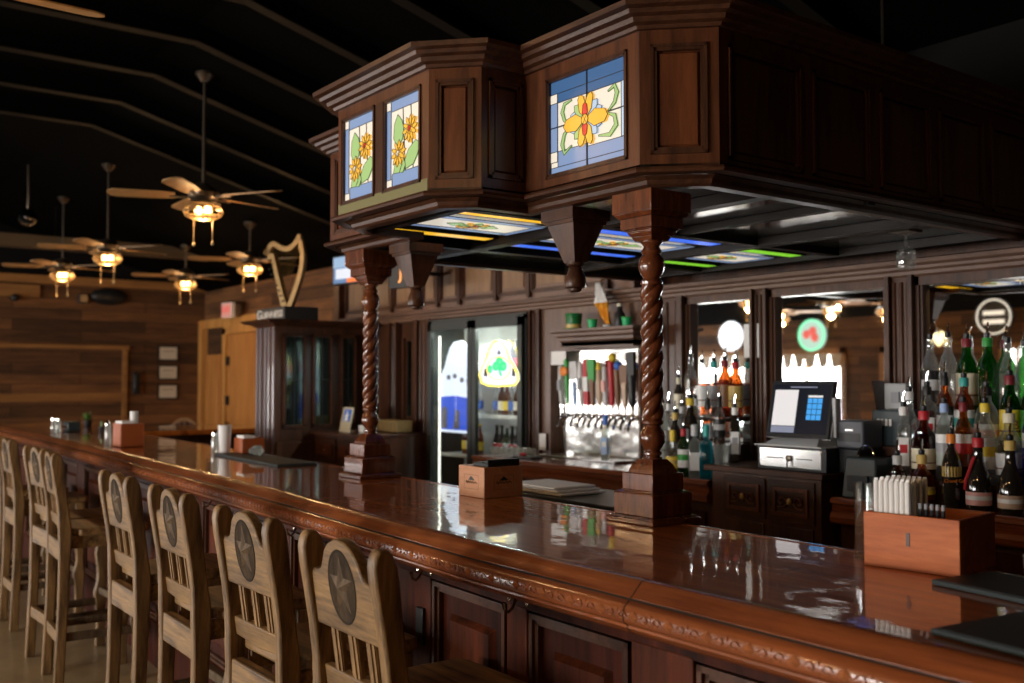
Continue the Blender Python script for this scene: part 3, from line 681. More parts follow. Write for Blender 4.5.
    for s_ in (-1, 1):
        for z in (.19,): MB().box(s_*.172-.012, s_*.172+.012, -.21, .15, z-.02, z+.022).build('side_stretcher', M['star'], t, bevel=.004)
    return t
SX = [(-2.115, 1.353, 0, 'weathered wooden bar stool with carved star back, nearest and largest in the photo'),
      (-2.735, 1.363, 1, 'weathered wooden star-back bar stool, second nearest in the row'),
      (-3.445, 1.383, -1, 'weathered wooden star-back bar stool, third nearest in the row'),
      (-4.155, 1.398, 0, 'weathered wooden star-back bar stool, fourth nearest, just right of the gap in the row'),
      (-5.62, 1.458, -3, 'weathered wooden star-back bar stool just left of the gap, its seat in plain view'),
      (-6.07, 1.478, 3, 'weathered wooden star-back bar stool crowded against its neighbour left of the gap'),
      (-7.10, 1.508, 0, 'weathered wooden star-back bar stool, second from the left edge of the photo'),
      (-7.75, 1.528, 2, 'weathered wooden star-back bar stool at the very left edge of the photo')]
st = make_stool()
for i, (x, y, rz, lb) in enumerate(SX):
    o = st if i == 0 else dup(st, (x, y, 0), label=lb)
    o.location = (x, y, 0); o.rotation_euler = (0, 0, R(rz)); o['label'] = lb; o['group'] = 'star-back bar stools along the bar'

# ------------------------------------------------------------------ back bar
YB = 4.22
bb = thing('back_bar', 'tall dark wood back bar with fluted pilasters, cornice and framed mirrors', 'back bar', (-4.3, 4.3, 0))
CUR = [bb]
def bbuild(b, name, mat, parent=None, **k):
    o = b.build(name, mat, parent or CUR[0], **k)
    L = Vector(CUR[0].location)
    for v in o.data.vertices: v.co -= L
    return o
greyw = wood('back_bar_worn_wood', (.19, .105, .070), (.10, .052, .034), .4, 'Z', 6, 9, coat=.2, coat_r=.25)
greywx = wood('back_bar_worn_wood_x', (.19, .105, .070), (.10, .052, .034), .4, 'X', 6, 9, coat=.2, coat_r=.25)
bbuild(MB().box(-8.25, 1.2, 4.52, 4.70, FL, 2.75), 'backing', M['dark'], smooth=False)
# header beam and mouldings
b = MB(); hp = [(1.2, YB), (-8.25, YB)]
b.sweep(hp, [(-.30, 1.975), (.0, 1.975), (.015, 1.985), (.015, 2.0), (.03, 2.01), (.03, 2.022), (.055, 2.032), (.06, 2.05), (.02, 2.06), (-.30, 2.06)]); bbuild(b, 'header_cornice', greywx, smooth=False)
b = MB(); b.box(-8.2, -4.40, YB, YB+.05, 2.06, 2.62); bbuild(b, 'frieze_board', greywx, smooth=False)
fr = [-8.2, -7.75, -7.25, -6.95, -6.65, -6.36, -6.1, -5.75, -5.55, -5.10, -4.98, -4.60]
x = -8.15
ws = [.34, .42, .40, .22, .26, .42, .34, .40, .30]
for i, wd in enumerate(ws):
    if x+wd > -4.45: wd = -4.45-x
    m = MB()
    for t, d in ((0, .022), (.014, .012)):
        m.box(x+t, x+t+.014, YB-d, YB, 2.10+t, 2.58-t); m.box(x+wd-t-.014, x+wd-t, YB-d, YB, 2.10+t, 2.58-t); m.box(x+t, x+wd-t, YB-d, YB, 2.10+t, 2.114+t); m.box(x+t, x+wd-t, YB-d, YB, 2.566-t, 2.58-t)
    bbuild(m, 'frieze_moulding', M['dark'], smooth=False)
    bbuild(MB().box(x+.05, x+wd-.05, YB-.008, YB, 2.15, 2.53), 'frieze_panel', wood('frieze_field', (.30, .17, .085), (.17, .09, .045), .45, 'Z', 5, 9) if i == 0 else bpy.data.materials['frieze_field'], smooth=False)
    bbuild(MB().box(x+wd+.008, x+wd+.042, YB-.03, YB, 2.07, 2.61), 'frieze_rib', M['dark'], smooth=False)
    x += wd+.05
bbuild(MB().box(-8.30, -8.20, YB-.06, YB+.1, 1.98, 2.62), 'frieze_end_post', M['darkx'], smooth=False)
def pilaster(x0, x1, z0=.95, z1=1.985, y=YB):
    b = MB(); b.box(x0, x1, y, y+.3, z0, z1); wd = x1-x0; n = 3
    b.box(x0, x0+wd*.16, y-.03, y, z0, z1); b.box(x1-wd*.16, x1, y-.03, y, z0, z1)
    for k in range(n):
        a = x0+wd*(.24+.52*k/(n-1)); b.lathe([(.011, z0+.03), (.011, z1-.03)], (a, y, 0), 10)
    return bbuild(b, 'pilaster', M['dark'], bevel=.002)
for x0, x1, z0 in ((-6.93, -6.70, .1), (-5.42, -5.30, .1), (-4.26, -3.98, .98), (-3.49, -3.38, .98), (-2.685, -2.545, .98), (-1.50, -1.38, .98), (-7.35, -7.22, .1), (-8.0, -7.9, .1)): pilaster(x0, x1, z0)
# narrow panelled sections left of the refrigerator, with bevelled glass slits
for x0, x1 in ((-7.22, -6.93), (-7.9, -7.35)):
    b = MB(); b.box(x0, x1, YB+.03, YB+.06, .1, 1.98)
    for t in (0, .02): b.box(x0+.03+t, x0+.045+t, YB+.01, YB+.03, 1.15, 1.85); b.box(x1-.045-t, x1-.03-t, YB+.01, YB+.03, 1.15, 1.85)
    bbuild(b, 'side_panel', M['dark'], smooth=False)
    xm = (x0+x1)/2
    bbuild(MB().box(xm-.035, xm+.035, YB+.015, YB+.03, 1.2, 1.82), 'glass_slit', M['mirror'], smooth=False)
# mirrors in their frames
for x0, x1 in ((-3.98, -3.49), (-3.38, -2.685), (-2.545, -1.50)):
    fr_ = MB(); t = .018
    fr_.box(x0, x0+t, YB+.0, YB+.08, 1.0, 1.975); fr_.box(x1-t, x1, YB, YB+.08, 1.0, 1.975); fr_.box(x0, x1, YB, YB+.08, 1.935, 1.975)
    fr_.box(x0+t, x0+t+.012, YB+.01, YB+.08, 1.0, 1.935); fr_.box(x1-t-.012, x1-t, YB+.01, YB+.08, 1.0, 1.935)
    f = bbuild(fr_, 'mirror_frame', M['dark'], smooth=False)
    bbuild(MB().box(x0+t, x1-t, YB+.040, YB+.047, .98, 1.936), 'mirror_glass', M['mirror'], smooth=False)
# tap niche surround and the wall above
b = MB(); b.box(-5.30, -5.19, YB, YB+.3, .95, 1.975); b.box(-4.34, -4.26, YB, YB+.3, .95, 1.975); b.box(-5.19, -4.34, YB, YB+.3, 1.69, 1.975)
bbuild(b, 'tap_surround', greyw, smooth=False)
b = MB(); b.box(-5.20, -5.185, YB-.02, YB, .98, 1.70); b.box(-4.345, -4.33, YB-.02, YB, .98, 1.70); b.box(-5.2, -4.33, YB-.02, YB, 1.69, 1.705); bbuild(b, 'niche_moulding', greywx, smooth=False)
# mantel shelf over the taps
CUR[0] = thing('mantel_shelf', 'moulded wooden mantel shelf over the beer taps', 'shelf', (-4.5, 4.1, 1.70))
b = MB(); b.sweep([(-4.20, YB), (-4.20, 4.02), (-4.85, 4.02), (-4.85, YB)][::1], [(-.02, 1.70), (.0, 1.70), (.0, 1.735), (.015, 1.745), (.015, 1.762), (.035, 1.775), (.035, 1.79), (.055, 1.80), (.055, 1.815), (-.02, 1.815)])
b.box(-4.85, -4.20, 4.02, YB, 1.71, 1.8149); mant = bbuild(b, 'mantel_shelf', greywx, smooth=False)
# back counter: ledge with heavy moulded nosing, cupboards beneath
def ledge(x0, x1, yf=3.74, z=1.005, name='ledge'):
    b = MB(); b.box(x0, x1, yf, 4.52, z-.03, z)
    b.sweep([(x1, yf), (x0, yf)], [(-.02, z-.002), (.012, z-.002), (.022, z-.012), (.022, z-.024), (.006, z-.032), (.004, z-.055), (.016, z-.066), (.024, z-.084), (.020, z-.105), (.004, z-.116), (-.02, z-.116)])
    return bbuild(b, name, M['nose'] if name == 'ledge' else M['darkx'], smooth=False)
for lab_, xa, xb, zz_, doors in (('low back counter with moulded wood nosing beneath the beer taps', -5.42, -3.37, 1.005, ((-5.38, -4.9), (-4.88, -4.4), (-4.38, -3.9), (-3.88, -3.42))),
                              ('low back counter with moulded nosing beneath the bottles at right', -2.66, 1.2, .99, ((-2.6, -2.1), (-2.08, -1.58), (-1.56, -1.06), (-1.04, -.54)))):
  CUR[0] = thing('back_counter', lab_, 'counter', ((xa+xb)/2, 4.1, 0)); ledge(xa, xb, 3.74, zz_)
  b = MB(); b.box(xa, xb, 3.80, 4.5, FL, zz_-.03); bbuild(b, 'counter_carcass', M['dark'], smooth=False)
  for x0, x1 in doors:
      m = MB(); m.box(x0+.02, x1-.02, 3.78, 3.80, .12, .84); m.box(x0+.07, x1-.07, 3.765, 3.78, .18, .78); d = bbuild(m, 'cupboard_door', M['barfront'], bevel=.004)
# register cabinet with carved drawers
CUR[0] = thing('register_cabinet', 'dark wooden cabinet with carved drawers under the register', 'cabinet', (-3.0, 4.0, 0))
cb = MB(); cb.box(-3.27, -2.69, 3.70, 4.30, FL, 1.06); cb.box(-3.35, -3.27, 3.74, 4.3, FL, 1.06)
bbuild(cb, 'cabinet_body', M['dark'], smooth=False)
bbuild(MB().box(-3.36, -2.675, 3.685, 4.30, 1.06, 1.088), 'cabinet_top', M['darkx'], bevel=.004)
for x0, x1 in ((-3.24, -2.99), (-2.97, -2.72)):
    m = MB()
    m.box(x0, x1, 3.69, 3.70, .86, 1.045); dr = bbuild(m, 'drawer', M['darkx'], bevel=.002)
    m = MB(); m.box(x0+.03, x1-.03, 3.682, 3.69, .89, .905); m.box(x0+.03, x1-.03, 3.682, 3.69, 1.00, 1.015); m.box(x0+.03, x0+.045, 3.682, 3.69, .905, 1.0); m.box(x1-.045, x1-.03, 3.682, 3.69, .905, 1.0)
    xm = (x0+x1)/2
    for s_ in (-1, 1):     # carved leaf scrolls
        m.tube([(xm+s_*.02, 3.686, .952), (xm+s_*.035, 3.682, .972), (xm+s_*.055, 3.682, .968), (xm+s_*.062, 3.684, .952), (xm+s_*.052, 3.682, .940), (xm+s_*.042, 3.684, .948)], .0045, 6)
        m.tube([(xm+s_*.015, 3.686, .945), (xm+s_*.035, 3.682, .928), (xm+s_*.07, 3.684, .925)], .004, 6)
    bbuild(m, 'drawer_carving', M['mahog'], parent=dr)
    bbuild(MB().sphere((xm, 3.678, .953), .013, 8, (1, .6, 1.3)), 'drawer_pull', M['brass'], parent=dr)
    m = MB(); m.box(x0+.01, x1-.01, 3.69, 3.70, .10, .84); m.box(x0+.05, x1-.05, 3.682, 3.69, .15, .79); bbuild(m, 'cupboard_door', M['dark'], bevel=.003)
# stepped bottle shelves in front of the mirrors
CUR[0] = thing('bottle_steps', 'dark stepped bottle shelf between near column and register', 'shelf', (-3.73, 4.1, 1.0055))
for x0, x1, zz, yy in ((-3.96, -3.50, 1.16, 4.0), (-3.96, -3.50, 1.30, 4.09)):
    bbuild(MB().box(x0, x1, yy-.055, 4.2, zz-.02, zz), 'bottle_step', M['darkx'], smooth=False)
bbuild(MB().box(-3.96, -3.50, 4.0, 4.19, 1.006, 1.14), 'step_riser', M['dark'], smooth=False)
CUR[0] = thing('bottle_steps', 'dark stepped bottle shelf holding the rows of bottles at right', 'shelf', (-1.5, 4.1, .9905))
for zz, yy in ((1.09, 3.88), (1.20, 3.98), (1.33, 4.09)):
    bbuild(MB().box(-2.44, -.6, yy-.05, 4.2, zz-.02, zz), 'bottle_step', M['darkx'], smooth=False)
    bbuild(MB().box(-2.44, -.6, yy-.04, yy-.02, .991, zz-.02), 'step_riser', M['dark'], smooth=False)
# left counter beyond the refrigerator
CUR[0] = thing('side_counter', 'dark cabinet with carved drawers left of the refrigerator', 'cabinet', (-7.1, 3.9, 0))
b = MB(); b.box(-7.55, -6.74, 3.62, 4.2, FL, 1.06); bbuild(b, 'counter_carcass', M['dark'], smooth=False)
bbuild(MB().box(-7.56, -6.05+.0, 3.58, 3.86, 1.06, 1.095) if 0 else MB().box(-7.56, -6.73, 3.58, 4.2, 1.06, 1.082), 'counter_top', M['darkx'], bevel=.004)
for x0, x1 in ((-7.5, -7.15), (-7.12, -6.76)):
    m = MB(); m.box(x0, x1, 3.605, 3.62, .86, 1.03); bbuild(m, 'drawer', M['darkx'], bevel=.003)
    m = MB(); m.box(x0+.05, x1-.05, 3.595, 3.605, .90, .99); m.sphere(((x0+x1)/2, 3.592, .945), .016, 8); bbuild(m, 'drawer_carving', M['mahog'])
    m = MB(); m.box(x0, x1, 3.605, 3.62, .1, .83); m.box(x0+.05, x1-.05, 3.598, 3.605, .16, .77); bbuild(m, 'cupboard_door', M['dark'], bevel=.003)

# ------------------------------------------------------------------ glass-door refrigerator
fz = thing('display_refrigerator', 'tall two-door glass refrigerator with lit shelves of bottles', 'refrigerator', (-6.06, 4.45, 0))
def lb(b, name, mat, root, parent=None, **k):
    o = b.build(name, mat, parent or root, **k); L = Vector(root.location)
    for v in o.data.vertices: v.co -= L
    return o
fin = P('fridge_interior', (.66, .67, .62), .5)
b = MB(); b.box(-6.70, -6.64, 4.18, 4.50, FL+.001, 1.96); b.box(-5.46, -5.42, 4.18, 4.50, FL+.001, 1.96); b.box(-6.70, -5.42, 4.18, 4.50, 1.93, 1.97); b.box(-6.70, -5.42, 4.18, 4.5, FL+.001, .25); lb(b, 'cabinet_body', P('fridge_body', (.018, .022, .020), .45), fz, smooth=False)
lb(MB().box(-6.64, -5.46, 4.49, 4.5, .25, 1.93), 'back_liner', fin, fz, smooth=False)
for xl in (-6.2, -5.7):   # unseen lamps added behind the header to brighten the shelves
    la = area('refrigerator_fill_lamp', (xl, 4.24, 1.90), (R(-20), 0, 0), .4, .05, 14, (.95, 1, .92))
for z in (.62, .93, 1.24, 1.55):
    b = MB(); b.box(-6.63, -5.47, 4.25, 4.27, z-.02, z+.005); b.box(-6.63, -5.47, 4.27, 4.485, z-.004, z); lb(b, 'wire_shelf', fin, fz, smooth=False)
for x in (-6.535,):
    lb(MB().lathe([(.008, .35), (.008, 1.84)], (x, 4.186 if x < -6.3 else 4.235, 0), 10), 'light_tube', M['tube'], fz)
drm = P('fridge_door_frame', (.020, .025, .022), .4)
for x0, x1 in ((-6.66, -6.055), (-6.045, -5.44)):
    b = MB(); t = .05; b.box(x0, x0+t, 4.15, 4.18, .25, 1.94); b.box(x1-t, x1, 4.15, 4.18, .25, 1.94); b.box(x0, x1, 4.15, 4.18, 1.88, 1.94); b.box(x0, x1, 4.15, 4.18, .25, .32)
    d = lb(b, 'door', drm, fz, smooth=False)
    g = lb(MB().box(x0+t, x1-t, 4.163, 4.169, .32, 1.88), 'door_glass', M['pane'], fz, parent=d, smooth=False)
    xh = x1-.025 if x0 < -6.1 else x0+.025
    lb(MB().box(xh-.012, xh+.012, 4.11, 4.15, .50, .85), 'handle', M['black'], fz, parent=d, bevel=.003)
# window reflection in the left door, painted as a glowing panel
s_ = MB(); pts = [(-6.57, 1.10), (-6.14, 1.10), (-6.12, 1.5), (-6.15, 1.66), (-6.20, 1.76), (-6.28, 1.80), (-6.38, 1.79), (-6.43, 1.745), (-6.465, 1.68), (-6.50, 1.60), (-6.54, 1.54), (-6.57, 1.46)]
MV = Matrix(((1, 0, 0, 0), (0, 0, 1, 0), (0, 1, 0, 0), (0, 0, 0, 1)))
sg = thing('painted_reflection', 'white and blue window reflection painted as glowing panel in left refrigerator door', 'painted reflection', (-6.35, 4.2, .95))
lb(MB().prism(pts, 4.198, 4.203, MV), 'white_reflection', emit('reflection_white', (.80, .88, 1), 1.15), sg, smooth=False)
b = MB(); b.prism([(-6.565, 1.12), (-6.145, 1.12), (-6.135, 1.36), (-6.35, 1.38), (-6.565, 1.37)], 4.195, 4.1985, MV); lb(b, 'blue_reflection', emit('reflection_blue', (.05, .12, .70), .9), sg, smooth=False)
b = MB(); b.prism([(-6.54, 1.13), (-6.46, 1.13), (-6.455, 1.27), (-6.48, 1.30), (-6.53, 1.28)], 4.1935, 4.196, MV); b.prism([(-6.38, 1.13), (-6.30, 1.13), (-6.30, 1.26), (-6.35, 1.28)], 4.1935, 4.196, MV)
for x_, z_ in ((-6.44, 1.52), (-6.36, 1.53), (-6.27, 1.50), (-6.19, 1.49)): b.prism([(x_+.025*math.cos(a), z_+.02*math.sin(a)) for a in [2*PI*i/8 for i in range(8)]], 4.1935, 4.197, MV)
lb(b, 'grey_reflection', flat('reflection_grey', (.22, .22, .25)), sg, smooth=False)
# neon shamrock sign on the right door
ns = thing('neon_sign', 'rounded triangular neon sign with yellow border and green shamrock', 'neon sign', (-5.75, 4.13, 1.50))
out = []
ctl = [(-5.955, 1.54), (-5.93, 1.60), (-5.88, 1.67), (-5.85, 1.73), (-5.81, 1.775), (-5.755, 1.79), (-5.70, 1.775), (-5.665, 1.72), (-5.64, 1.66), (-5.59, 1.60), (-5.555, 1.55), (-5.55, 1.50), (-5.58, 1.47), (-5.66, 1.462), (-5.75, 1.458), (-5.86, 1.462), (-5.93, 1.48)]
lb(MB().prism(ctl, 4.132, 4.142, MV), 'back_panel', emit('neon_white', (.80, .84, 1), .95), ns, smooth=False)
lb(MB().tube([(x, 4.124, z) for x, z in ctl], .0075, 8, closed=True), 'border_tube', emit('neon_yellow', (1, .80, .10), 2.6), ns)
lb(MB().tube([(-5.755+.125*math.cos(a), 4.126, 1.585+.085*math.sin(a)) for a in [2*PI*i/20 for i in range(20)]], .005, 6, closed=True), 'inner_tube', emit('neon_amber', (1, .62, .12), 2), ns)
b = MB(); gx, gz = -5.745, 1.59
for dx, dz, r_ in ((-.04, .012, .036), (.04, .012, .038), (0, .048, .038), (.0, -.0, .02)): b.sphere((gx+dx, 4.126, gz+dz), r_, 10, (1, .2, 1))
b.tube([(gx, 4.126, gz), (gx+.008, 4.126, gz-.04), (gx+.02, 4.126, gz-.06)], .008, 6); b.sphere((-5.85, 4.126, 1.58), .028, 8, (1, .2, 1.2)); lb(b, 'shamrock', emit('neon_green', (.05, .75, .25), 1.1), ns)
b = MB()
for a_, c_ in ((-5.90, 1.56), (-5.60, 1.56)): b.prism([(a_-.018, c_-.03), (a_+.018, c_-.035), (a_+.012, c_+.03), (a_-.01, c_+.025)], 4.128, 4.133, MV)
b.prism([(-5.775, 1.69), (-5.735, 1.69), (-5.755, 1.72)], 4.128, 4.133, MV); lb(b, 'dark_spots', M['black'], ns, smooth=False)
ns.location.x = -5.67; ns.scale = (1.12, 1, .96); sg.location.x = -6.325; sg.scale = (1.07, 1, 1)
# bottles and cans on the refrigerator shelves
def small_bottle(mat, cap, lab, name='beer_bottle'):
    t = thing(name, 'x', 'bottle')
    MB().lathe([(.028, 0), (.030, .01), (.030, .125), (.024, .155), (.013, .185), (.012, .225), (.013, .227)], n=12).build('glass_body', mat, t)
    MB().lathe([(.0145, .222), (.0145, .236), (.012, .239)], n=10).build('cap', cap, t)
    MB().lathe([(.0306, .04), (.0306, .105)], n=12, cap=False).build('paper_label', lab, t)
    return t
KD = [('g_brown', 'gold', 'cream', 'brown beer bottle with cream label'), ('g_green', 'silver', 'white', 'green beer bottle with white label'), ('g_dark', 'black', 'red', 'dark bottle with red label'), ('g_amber', 'yellow', 'yellow', 'golden beer bottle with yellow label'), ('g_clear', 'white', 'blue', 'clear bottle with blue label')]
FS = [(1.55, [2]*8, -5.99, 'upper'), (1.24, [4, 0, 3, 4, 0, 4, 3, 0], -5.99, 'middle'), (.93, [2, 2, 1, 2, 2, 1, 2, 2], -5.99, 'lower'),
      (1.24, [3, 4, 3, 4], -6.40, 'middle'), (.93, [3, 1, 3, 3], -6.40, 'lower'), (.62, [4, 4, 3, 4], -6.40, 'bottom')]
cache = {}; seen = {}
for zz, kinds, x0, nm in FS:
    side = 'right' if x0 > -6.1 else 'left'
    for i, k in enumerate(kinds):
        x = x0+.02+i*.048 + .0; x = x0+.03+i*.063
        m_, c_, l_, ds = KD[k]
        g = '%ss on the %s shelf behind the %s refrigerator door' % (ds.split(' with')[0], nm, side)
        lbq = '%s on the %s shelf behind %s refrigerator door' % (ds, nm, side)
        if k not in cache:
            cache[k] = small_bottle(M[m_], K(c_), K(l_)); cache[k].location = (x, 4.32, zz+.0008); cache[k]['label'] = lbq; cache[k]['group'] = g
        else: dup(cache[k], (x, 4.32, zz+.0008), label=lbq, group=g)
# ------------------------------------------------------------------ beer taps in the steel-lined niche
YS = 4.27
sp = thing('tap_backsplash', 'polished steel panel behind the row of beer taps', 'backsplash', (-4.76, YS, 1.006))
lb(MB().box(-5.185, -4.345, YS, YS+.02, 1.006, 1.69), 'steel_sheet', M['backsplash'], sp, smooth=False)
lb(MB().box(-5.12, -4.36, 4.02, 4.20, 1.006, 1.018), 'drip_tray', M['steel'], sp, bevel=.003)
def faucet(t):
    b = MB(); b.lathe([(.017, 0), (.017, .012), (.012, .016), (.010, .05)], (0, -.0, 1.27), 12, Matrix.Rotation(R(90), 4, 'X'))
    b.sphere((0, -.06, 1.27), .017, 10); b.lathe([(.008, .0), (.006, .045)], (0, -.06, 1.28), 10)
    b.tube([(0, -.06, 1.27), (0, -.08, 1.252), (0, -.098, 1.225), (0, -.102, 1.195)], [.011, .010, .009, .008], 10)
    b.lathe([(.012, 0), (.012, .02)], (0, -.06, 1.32), 10)
    return b.build('faucet', M['chrome'], t)
# x, main, accent, shape, top, label
TP = [(-5.04, 'silver', 'grey', 'slim', 1.58, 'slim silver tap handle at the left end of the row'),
      (-4.975, 'green', 'orange', 'disc', 1.62, 'green tap handle with orange round medallion'),
      (-4.905, 'paleblue', 'silver', 'badge', 1.60, 'silver tap handle with pale blue shield badge'),
      (-4.84, 'white', 'grey', 'slim', 1.60, 'white and grey slim tap handle'),
      (-4.785, 'red', 'white', 'stripe', 1.61, 'red and white striped tap handle'),
      (-4.73, 'brown', 'green', 'paddle', 1.62, 'brown tap handle with wide green paddle top'),
      (-4.665, 'tan', 'yellow', 'cone', 1.60, 'tan tapered tap handle with yellow tip'),
      (-4.61, 'silver', 'pink', 'slim', 1.57, 'short silver and pink tap handle'),
      (-4.55, 'red', 'yellow', 'ball', 1.66, 'red tap handle topped with yellow ball'),
      (-4.497, 'brown', 'blue', 'ball', 1.60, 'brown tap handle topped with blue ball'),
      (-4.434, 'tan', 'brown', 'paddle', 1.58, 'brown and tan patterned tap handle'),
      (-4.370, 'black', 'silver', 'paddle', 1.66, 'tall black tap handle at the right of the row')]
f0 = None
for i, (x, c1, c2, sh, tp, lbq) in enumerate(TP):
    t = thing('beer_tap', lbq, 'beer tap', (x, YS-.031, 0), 0, 'beer taps in a row')
    faucet(t)
    zb, h = 1.34, tp-1.32; cy = -.062; b = MB(); a = MB(); tilt = Matrix.Translation((0, cy, zb)) @ Matrix.Rotation(R(-3), 4, 'Y') @ Matrix.Diagonal((1.15, 1.15, 1, 1))
    if sh == 'slim': b.lathe([(.008, 0), (.013, .03), (.017, h*.6), (.013, h*.95), (.004, h)], n=12, M=tilt); a.box(-.0125, .0125, -.0195, -.012, h*.35, h*.62, tilt)
    elif sh == 'disc': b.lathe([(.006, 0), (.010, .02), (.016, h*.7), (.018, h*.95), (.006, h)], n=12, M=tilt); a.lathe([(.030, 0), (.030, .012), (.018, .016)], (0, 0, 0), 16, tilt @ Matrix.Translation((0, -.016, h*.72)) @ Matrix.Rotation(R(90), 4, 'X'))
    elif sh == 'badge': b.lathe([(.008, 0), (.014, .05), (.012, h*.5), (.010, h*.55)], n=12, M=tilt); a.prism([(-.030, h*.58), (.030, h*.58), (.036, h*.8), (.026, h), (-.026, h), (-.036, h*.8)], -.008, .008, tilt @ Matrix.Rotation(R(90), 4, 'X'))
    elif sh == 'stripe':
        b.box(-.017, .017, -.010, .010, 0, h, tilt)
        a.box(-.019, .019, -.012, .012, h*.30, h*.62, tilt)
    elif sh == 'paddle': b.frus((-.010, .010, -.008, .008), (-.016, .016, -.010, .010), 0, h*.55, tilt); a.frus((-.024, .024, -.009, .009), (-.030, .030, -.011, .011), h*.5, h*.97, tilt)
    elif sh == 'cone': b.lathe([(.007, 0), (.020, .06), (.015, h*.7), (.010, h*.8)], n=8, M=tilt); a.lathe([(.016, h*.8), (.010, h*.92), (.002, h)], n=8, M=tilt)
    else: b.lathe([(.008, 0), (.014, .03), (.018, h*.5), (.019, h*.8), (.010, h*.83)], n=12, M=tilt); a.sphere((0, cy, zb+h*.88), .028, 10)
    if c1 == 'black': b.lathe([(.012, 0), (.022, .02), (.020, h*.2), (.026, h*.55)], n=12, M=tilt)
    hd = b.build('tap_handle', K(c1), t)
    a.build('handle_accent', K(c2) if sh != 'paddle' or c1 != 'black' else K('black'), hd)
o = tag(MB().box(-5.185, -5.03, YS-.065, YS-.061, 1.60, 1.69).build('paper_note', M['paper'], None, smooth=False), 'blank white paper note at the top left of the tap niche', 'note')
# things on the mantel
def lb0(b, name, mat, root, **k): return b.build(name, mat, root, **k)
h = thing('top_hat', 'sparkly green party top hat on the left end of the mantel', 'hat', (-4.80, 4.08, 1.8155))
MB().lathe([(.0, .004), (.075, .000), (.078, .006), (.050, .010), (.048, .03), (.056, .10), (.054, .105), (.0, .106)], n=20, cap=False).build('hat_body', P('green_satin', (.01, .16, .04), .25, bump=(60, 1, .004)), h)
MB().lathe([(.0505, .012), (.0515, .035)], n=20, cap=False).build('hat_band', K('gold'), h)
for x_, lbq in ((-4.60, 'small green cup on the mantel left of the flag'), (-4.295, 'small green cup at the right of the mantel')):
    c_ = thing('green_cup', lbq, 'cup', (x_, 4.06, 1.8155), 0, 'green cups on the mantel')
    MB().lathe([(.024, 0), (.032, .055), (.030, .055), (.022, .004), (0, .004)], n=16, cap=False).build('cup_wall', P('green_plastic', (.02, .45, .15), .4) if 'green_plastic' not in bpy.data.materials else bpy.data.materials['green_plastic'], c_)
    MB().lathe([(.0325, .050), (.034, .054), (.0325, .058)], n=16, cap=False).build('rim', K('green'), c_)
fl = thing('hanging_flag', 'folded white and orange flag hanging above the mantel', 'flag', (-4.56, 4.10, 1.86))
def drape(z0, z1, w0, w1, xo0, xo1):
    b = MB(); vs = []; n = 10; m_ = 6
    for i in range(m_+1):
        t_ = i/m_; z = z0+(z1-z0)*t_; w_ = w0+(w1-w0)*t_; xo = xo0+(xo1-xo0)*t_
        for k in range(n+1): vs.append((xo+w_*(k/n-.5), .012*math.sin(k*1.7+t_*2)*1.2, z))
    b.add(vs, [(i*(n+1)+k, i*(n+1)+k+1, (i+1)*(n+1)+k+1, (i+1)*(n+1)+k) for i in range(m_) for k in range(n)])
    return b
def solid(o, th=.003):
    q = o.modifiers.new('solid', 'SOLIDIFY'); q.thickness = th; return o
solid(drape(.115, .24, .135, .055, -.005, -.03).build('white_cloth', M['white'], fl)); solid(drape(-.02, .115, .04, .135, .06, -.005).build('orange_cloth', P('orange_cloth', (.80, .36, .03), .7), fl))
MB().tube([(-.03, 0, .24), (-.03, .05, .27), (-.03, .118, .28)], .006, 8).build('flag_staff', M['brass'], fl)
j = thing('stoneware_jar', 'dark bottle-shaped jar with pale lid on the mantel behind the flag', 'jar', (-4.42, 4.12, 1.8155))
MB().lathe([(.03, 0), (.034, .01), (.034, .08), (.018, .105), (.016, .13)], n=16).build('jar_body', K('black'), j); MB().lathe([(.018, .13), (.018, .142), (.008, .15)], n=12).build('lid', K('cream'), j)
pl = thing('white_plate_stack', 'short stack of white plates on the mantel below the flag', 'plates', (-4.49, 4.085, 1.8155))
for k in range(3): MB().lathe([(.02, .0+k*.007), (.032, .004+k*.007), (.034, .006+k*.007), (.02, .002+k*.007)], n=20).build('plate', M['white'], pl)

# ------------------------------------------------------------------ bottles
SHAPES = {
 'wine':   [(.034, 0), (.037, .008), (.037, .175), (.030, .205), (.016, .235), (.0145, .275), (.0155, .278), (.0155, .29)],
 'square': [(.040, 0), (.042, .008), (.042, .165), (.036, .190), (.016, .205), (.0145, .235), (.0155, .24), (.0155, .255)],
 'tall':   [(.033, 0), (.036, .008), (.034, .20), (.026, .235), (.015, .26), (.014, .300), (.015, .303), (.015, .315)],
 'squat':  [(.046, 0), (.052, .012), (.050, .08), (.036, .125), (.018, .15), (.016, .185), (.018, .19), (.018, .20)],
 'jug':    [(.040, 0), (.047, .01), (.047, .12), (.038, .165), (.018, .20), (.016, .24), (.018, .243), (.018, .255)],
 'bell':   [(.034, 0), (.040, .02), (.042, .07), (.034, .13), (.018, .17), (.015, .23), (.017, .235), (.017, .25)],
 'slimsq': [(.030, 0), (.032, .006), (.032, .19), (.027, .205), (.014, .22), (.013, .25), (.0145, .255), (.0145, .27)]}
LIQ = {'g_amber': (.55, .20, .03), 'g_brown': (.20, .06, .015), 'g_clear': None}
